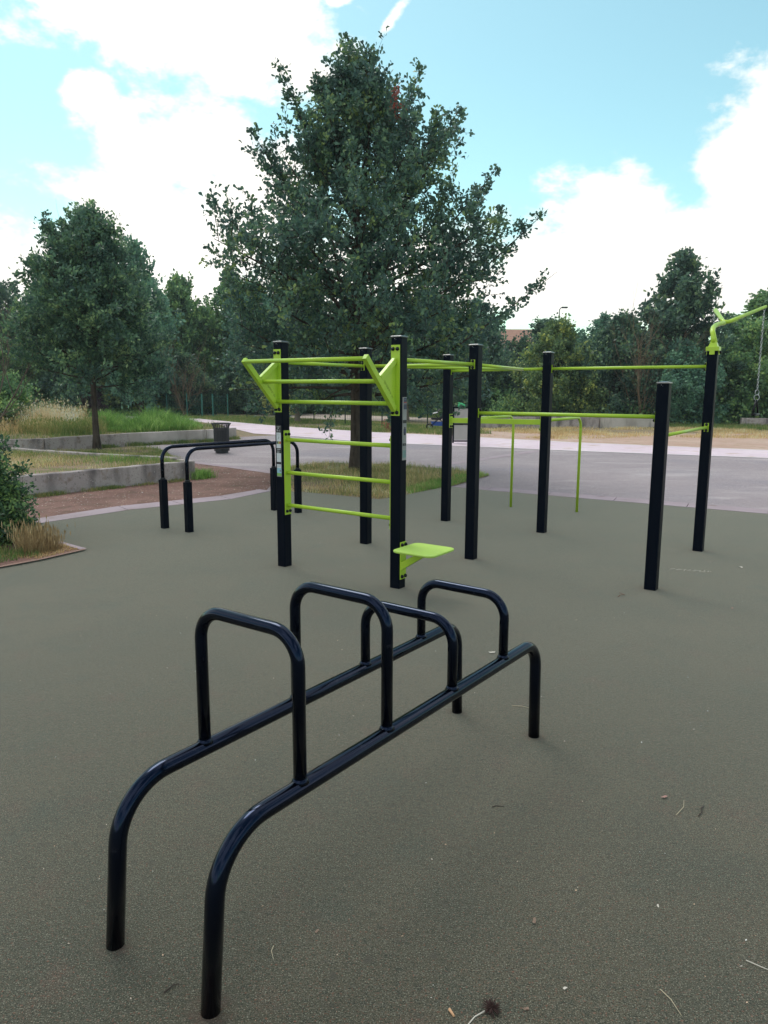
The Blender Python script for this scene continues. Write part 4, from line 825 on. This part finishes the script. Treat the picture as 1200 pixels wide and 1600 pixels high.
for i, (x, y, h_) in enumerate(fp):
    m = MB(); m.box((x, y, h_/2), .055, .055, h_, ch=.006); m.build('fence_post', DKGR, fn)
    if i: mesh_panel((fp[i-1][0], fp[i-1][1], 0), (x, y, 0), min(h_, fp[i-1][2])-.05, fn, DKGR, 7, 5)
ft = empty('park_fence', (-12, 45, 0), 'taller teal green mesh fence behind the tall green grass', 'fence')
tp_ = [(-16.8, 46.0), (-14.9, 45.6), (-13.2, 45.1), (-11.9, 44.8), (-10.9, 44.4), (-10.3, 44.6), (-9.3, 44.1)]
for i, (x, y) in enumerate(tp_):
    m = MB(); m.box((x, y, .68), .09 if i in (4, 5) else .06, .07, 1.36, ch=.006); m.build('fence_post', TEAL, ft)
    if i and i != 5: mesh_panel((*tp_[i-1], 0), (x, y, 0), 1.28, ft, TEAL, 8, 6)
    m = MB()
# ------------------------------------------------------------------ notice board behind the rig
nb_ = empty('notice_board', (2.41, 23.62, 0), 'grey two-panel notice board with black rails on the plaza edge', 'notice board')
bx, by = 2.47, 23.62
for dx in (-.27, .27):
    m = MB(); m.box((bx+dx, by, .57), .05, .05, 1.14, ch=.004); m.build('board_post', BLACK, nb_)
for z in (.06, .60, 1.12):
    m = MB(); m.box((bx, by-.002, z), .50, .055, .045, ch=.004); m.build('board_rail', BLACK, nb_)
for z, h_ in ((.33, .47), (.86, .47)):
    m = MB(); m.box((bx, by, z), .49, .02, h_); m.build('board_panel', PANEL, nb_)
m = MB(); m.tube([(bx-.12, by, 1.145), (bx-.10, by, 1.21), (bx-.02, by, 1.235), (bx+.06, by, 1.20), (bx+.10, by, 1.145)], [.03, .045, .035, .03, .02], 10); m.tube([(bx-.05, by, 1.22), (bx-.09, by-.02, 1.28), (bx-.14, by-.02, 1.27)], [.02, .016, .01], 8)
tag(m.build('green_shape', mat('bright_green', (.08, .52, .22), .7), org=(bx, by, 1.142)), 'small bright green shape perched on top of the notice board', 'ornament')  # unidentified green shape, modelled as a rough blob
# ------------------------------------------------------------------ pushchair
pc = empty('pushchair', (2.25, 31.0, 0), 'dark pushchair with blue basket and pale canopy edge parked on the verge', 'pushchair')
x0, y0 = 2.25, 31.0
for dx, r in ((-.36, .13), (.36, .15), (-.36, .13), (.36, .15)):
    pass
for dx, dy, r in ((-.36, -.22, .12), (-.36, .22, .12), (.36, -.25, .15), (.36, .25, .15)):
    m = MB(); m.tube([(x0+dx+r*math.cos(a), y0+dy, r+.018+r*math.sin(a)) for a in [2*PI*i/16 for i in range(17)]], .02, 6, cap=False); o = m.build('wheel', CAPM, pc)
    m = MB(); m.tube([(x0+dx, y0+dy-.02, r+.018), (x0+dx, y0+dy+.02, r+.018)], .03, 8); [m.box((x0+dx+r*.5*math.cos(a), y0+dy, r+.018+r*.5*math.sin(a)), r, .008, .01, (math.cos(a), 0, math.sin(a)), (0, 1, 0)) for a in (0, 1.26, 2.51, 3.77, 5.03)]; m.build('spokes', STEEL, o)
m = MB()
for dy in (-.22, .22): m.tube([(x0-.36, y0+dy, .14), (x0+.1, y0+dy, .55), (x0+.5, y0+dy, 1.0)], .014, 8); m.tube([(x0+.36, y0+dy, .17), (x0-.1, y0+dy, .6)], .014, 8)
m.tube([(x0+.5, y0-.22, 1.0), (x0+.5, y0+.22, 1.0)], .016, 8); m.build('frame', CAPM, pc)
m = MB(); m.loft([[Vector((x0+a, y0+b, c)) for a, b, c in q] for q in ([(-.25, -.18, .2), (.25, -.18, .18), (.25, .18, .18), (-.25, .18, .2)], [(-.3, -.2, .36), (.3, -.2, .34), (.3, .2, .34), (-.3, .2, .36)])]); m.build('basket', mat('blue_cloth', (.03, .09, .38), .8), pc)
m = MB(); m.loft([[Vector((x0+a, y0+b, c)) for a, b, c in q] for q in ([(-.28, -.18, .44), (.12, -.18, .42), (.12, .18, .42), (-.28, .18, .44)], [(-.3, -.19, .52), (.1, -.19, .5), (.1, .19, .5), (-.3, .19, .52)])]); m.loft([[Vector((x0+a, y0+b, c)) for a, b, c in q] for q in ([(.06, -.18, .48), (.14, -.18, .46), (.14, .18, .46), (.06, .18, .48)], [(.3, -.18, .95), (.38, -.18, .92), (.38, .18, .92), (.3, .18, .95)])]); m.build('seat', mat('dark_cloth', (.02, .02, .03), .85), pc)
m = MB(); m.loft([[Vector((x0+.32-.30*math.cos(a)-.08, y0+b, .66+.26*math.sin(a))) for b in (-.2, .2)]+[Vector((x0+.32-.28*math.cos(a)-.08, y0+b, .65+.25*math.sin(a))) for b in (.2, -.2)] for a in (.1, .5, .9, 1.3, 1.7)]); m.build('canopy', mat('dark_canopy', (.035, .025, .03), .8), pc)
m = MB(); m.box((x0-.20, y0, .70), .34, .40, .03, (1, 0, .25), (0, 1, 0), ch=.008); m.build('canopy_visor', mat('pale_cloth', (.62, .6, .62), .8), pc)
# ------------------------------------------------------------------ far small things
dw = empty('dry_weed', (.17, 29.9, -.02), 'reddish brown dried weed at the edge of the pale path', 'plant'); segs = []
for k in range(8): twig(np.array([0, 0, 0.]), np.array([rng.normal(0, .6), rng.normal(0, .4), 1.]), rng.uniform(.25, .55), .012, 1)
link('stems', wood_mesh('stems', segs, [], mat('red_brown_stem', (.26, .10, .07), .9)), dw)
dl = [(np.array([rng.normal(0, .16), rng.normal(0, .1), rng.uniform(.12, .5)]),)*2 for _ in range(30)]; dl = [(a, a+rng.normal(0, .06, 3)) for a, _ in dl]
V, F = leaves_on(dl, rng, 3, .10, .05, 2, .03); link('leaves', np_mesh('leaves', V, F, mat('red_brown_leaf', (.30, .11, .07), .8)), dw)
bs = MB(); q = [(-.34, -.12), (.34, -.12), (.34, .12), (-.34, .12)]
bs.loft([[Vector((-19.7+a*k, 54.5+b, z)) for a, b in q] for k, z in ((1, 0), (1.02, .5), (.98, .85), (.75, 1.02))]); tag(bs.build('stone_block', CONCL, org=(-19.7, 54.5, 0)), 'pale upright stone block beside the white post at the end of the path', 'stone block')
bs = MB(); bs.box((-18.5, 53.0, .85), .07, .07, 1.7, ch=.01); bs.box((-18.5, 52.95, 1.95), .16, .02, .42); tag(bs.build('white_post', mat('white_paint', (.72, .72, .72), .6), org=(-18.5, 53, 0)), 'thin white post standing right of the pale stone block', 'post')
# house on the slope behind the wood, only its roof clears the trees
hs = empty('house', (17, 90, 1), 'distant house with a terracotta tiled roof rising over the wood', 'house')
m = MB(); m.box((17, 92, 3.9), 9, 8, 6.2); m.build('wall', PLAST, hs)
m = MB(); m.loft([[Vector((17-4.9, 87.5, 6.95)), Vector((17+4.9, 87.5, 6.95)), Vector((17+4.9, 96.5, 6.95)), Vector((17-4.9, 96.5, 6.95))], [Vector((17-4.9, 87.5, 7.12)), Vector((17+4.9, 87.5, 7.12)), Vector((17+4.9, 96.5, 7.12)), Vector((17-4.9, 96.5, 7.12))], [Vector((14.2, 91.9, 8.9)), Vector((19.0, 91.9, 8.9)), Vector((19.0, 92.1, 8.9)), Vector((14.2, 92.1, 8.9))]])
rf = m.build('roof', ROOFM, hs)
m = MB(); m.box((18.8, 93, 8.9), .6, .6, 1.2); m.build('chimney', PLAST, rf)
for x in (14.6, 17, 19.4):
    m = MB(); m.box((x, 87.98, 5.4), 1.1, .06, 1.3); o = m.build('window', mat('white_frame', (.6, .6, .58), .6), hs); m = MB(); m.box((x, 87.93, 5.4), .92, .04, 1.12); m.build('pane', GLASS, o)
sl = empty('street_lamp', (16.1, 70, .18), 'tall street lamp with a flat head sticking up over the wood', 'street lamp')
m = MB(); m.tube([(16.1, 70, .1), (16.1, 70, 9.0)], [.10, .055], 10); m.build('lamp_post', mat('grey_green_steel', (.22, .26, .22), .5), sl)
m = MB(); m.tube([(16.1, 70, 8.95), (16.2, 69.95, 9.12), (16.35, 69.9, 9.14)], .04, 8); m.build('lamp_arm', BINM, sl)
m = MB(); m.box((16.52, 69.85, 9.14), .55, .28, .13, ch=.04); m.build('lamp_head', BINM, sl)

# ------------------------------------------------------------------ litter on the rubber
LITL = mat('dry_leaf_pink', (.40, .22, .19), .8); LITB = mat('dry_leaf_brown', (.24, .16, .12), .85); LITW = mat('pale_scrap', (.62, .56, .50), .8); LITD = mat('dark_twig', (.05, .035, .03), .9); LITS = mat('straw_stalk', (.50, .42, .30), .8); LITO = mat('orange_butt', (.62, .35, .20), .8)
def curl_leaf(name, x, y, s, m, label, rz=0, lobes=0):
    rng = random.Random(int(x*1000)); n = 12; V = [(0, 0, .010*s/.03)]; 
    for k in range(n):
        a = 2*PI*k/n; r = s*(1+.35*math.cos(2*a))*(1-.25*(k % 2 if lobes else 0))*rng.uniform(.85, 1.1)*.6; V.append((r*math.cos(a), r*math.sin(a)*.8, rng.uniform(.001, .010)*s/.03+.002))
    F = [(0, 1+k, 1+(k+1) % n) for k in range(n)]; me = bpy.data.meshes.new(name); me.from_pydata(V, [], F); me.materials.append(m); o = link(name, me, None, (x, y, .001)); o.rotation_euler = (0, 0, rz); return tag(o, label, 'leaf')
def stick(name, pts, r, m, label, cat='twig'):
    mb = MB(); mb.tube([(x, y, r+.0005+z) for x, y, z in pts], [r*(1-.5*i/len(pts)) for i in range(len(pts))], 6); return tag(mb.build(name, m, org=(pts[0][0], pts[0][1], 0)), label, cat)
curl_leaf('dry_leaf', 1.189, 2.867, .020, LITL, 'pinkish dry leaf on the rubber beside the dark crooked twig', .4)
curl_leaf('dry_leaf', .492, 2.129, .019, LITB, 'small brown dead leaf on the rubber between the bars and the white scrap', 1.2, 1)
curl_leaf('dry_leaf', .706, 4.584, .034, LITW, 'pale dry leaf just beyond the far end of the push-up bars', .2, 1)
curl_leaf('dry_leaf', 3.467, 6.968, .032, LITW, 'pale dry leaf near the foot of the tall lime-topped post', 2, 1)
curl_leaf('dry_leaf', .401, 1.788, .011, LITB, 'tiny brown leaf right of the dark dead flower head', .3)
curl_leaf('dry_leaf', -.207, 2.08, .013, LITB, 'small brown leaf scrap on the rubber between the front legs', 1)
curl_leaf('dry_leaf', 2.75, 5.6, .022, LITL, 'reddish dry leaf on the rubber right of the short post', 1)
curl_leaf('pale_scrap', .526, 1.86, .010, LITW, 'round whitish petal scrap near the dead flower head', .4)
curl_leaf('pale_scrap', .919, 2.204, .009, LITW, 'white petal scrap on the open rubber at the right', 1.4)
stick('twig', [(1.325, 2.80, 0), (1.305, 2.775, .006), (1.300, 2.755, .002), (1.275, 2.73, 0)], .0028, LITD, 'dark crooked twig beside the pinkish dry leaf')
stick('grass_stalk', [(-.335, 2.02, 0), (-.338, 1.995, .004), (-.327, 1.965, .001)], .0014, LITS, 'pale curved grass stalk on the rubber beside the nearest front leg', 'stalk')
stick('grass_stalk', [(.80, 1.86, 0), (.815, 1.82, .004), (.825, 1.77, 0)], .0013, LITS, 'thin pale stalk at the bottom right on the rubber', 'stalk')
stick('grass_stalk', [(.70, 3.775, 0), (.75, 3.765, .003), (.79, 3.75, 0)], .002, LITS, 'orange-tan stalk beside the far right leg of the bars', 'stalk')
stick('grass_stalk', [(1.19, 2.74, 0), (1.24, 2.79, .006), (1.265, 2.85, 0)], .0014, LITS, 'thin pale stalk between the pink leaf and the dark twig', 'stalk')
stick('grass_stalk', [(1.10, 1.97, 0), (1.13, 1.94, .004), (1.16, 1.925, 0)], .0016, LITW, 'short white stalk at the right edge of the picture', 'stalk')
stick('twig', [(1.95, 5.92, 0), (1.99, 5.96, .01), (2.02, 5.97, .002), (2.0, 6.05, 0)], .004, LITB, 'brown twig on the rubber left of the short black post')
stick('twig', [(.45, 2.79, 0), (.47, 2.80, 0), (.50, 2.795, 0)], .002, LITD, 'tiny dark twig under the middle of the push-up bars')
stick('twig', [(-.62, 1.84, 0), (-.60, 1.865, .002), (-.585, 1.87, 0)], .0022, LITD, 'small dark twig at the bottom left by the left front leg')
stick('cigarette_butt', [(.187, 1.785, 0), (.198, 1.762, 0)], .0042, LITO, 'orange-tan butt just left of the dead flower head', 'litter')
fl = empty('dead_flower_head', (.304, 1.783, 0), 'dark brown dead flower head on a pale stalk at the bottom edge', 'dead flower')
rg = np.random.default_rng(77); fs = [(np.array([0, 0, .012]), np.array([0, 0, .012])+unit(rg.normal(0, 1, 3)*np.array([1, 1, .5]))*rg.uniform(.012, .030)) for _ in range(110)]
fs = [(a, np.array([b[0], b[1], max(b[2], .001)])) for a, b in fs]
link('florets', wood_mesh('florets', [(a, b, .0016, .0008) for a, b in fs], [], mat('dark_floret', (.045, .02, .018), .9)), fl)
mb = MB(); mb.tube([(.285, 1.778, .006), (.255, 1.762, .003), (.232, 1.735, .002)], .0018, 6); mb.build('stalk', LITW, fl)
for i, (x, y, n_) in enumerate(((2.932, 6.831, 26),)):
    mm = MB(); rr = random.Random(3)
    for k in range(n_): a = rr.uniform(0, PI); p = Vector((x-.18+.36*k/n_, y-.10*k/n_+rr.uniform(-.03, .03)+.05, .004)); mm.box(p, rr.uniform(.01, .03), .003, .003, (math.cos(a), math.sin(a), 0), (-math.sin(a), math.cos(a), 0))
    mm.build('straw_crumbs', LITW)['kind'] = 'stuff'
# countless crumbs of debris
rg = np.random.default_rng(5); n = 620; yy = 1.2+10*rg.random(n)**1.5; xx = rg.uniform(-.62, .62, n)*(yy+1.0); a = rg.uniform(0, 2*PI, n); ln = rg.uniform(.002, .010, n)*(.8+.13*yy); pos = np.stack([xx, yy, np.full(n, .002)], 1)
ok = ~((xx < -3.2) & (yy > 6.6)) & (yy < 9.5); pos = pos[ok]; a = a[ok]; ln = ln[ok]
V, F = leaf_geo(pos, np.stack([np.cos(a), np.sin(a), np.zeros(len(a))+.05], 1), np.tile([0, 0, 1.], (len(a), 1)), ln, ln*rg.uniform(.15, .6, len(a)), 2)
me = np_mesh('debris', V, F, [leafmat('debris_bits', [(.10, .06, .04), (.30, .2, .14), (.52, .45, .36), (.66, .62, .55)], .05, .9)]); link('debris', me)['kind'] = 'stuff'
V, F = leaf_geo(np.array(in_poly(dirt, 2600, 44, -.006)), unit(np.random.default_rng(2).normal(0, 1, (2600, 3))*np.array([1, 1, .15])), np.tile([0, 0, 1.], (2600, 1)), np.random.default_rng(3).uniform(.012, .045, 2600), np.random.default_rng(4).uniform(.005, .016, 2600), 2)
link('debris', np_mesh('debris', V, F, [bpy.data.materials['debris_bits']]))['kind'] = 'stuff'
print('tris', sum(len(m_.polygons) for m_ in bpy.data.meshes))
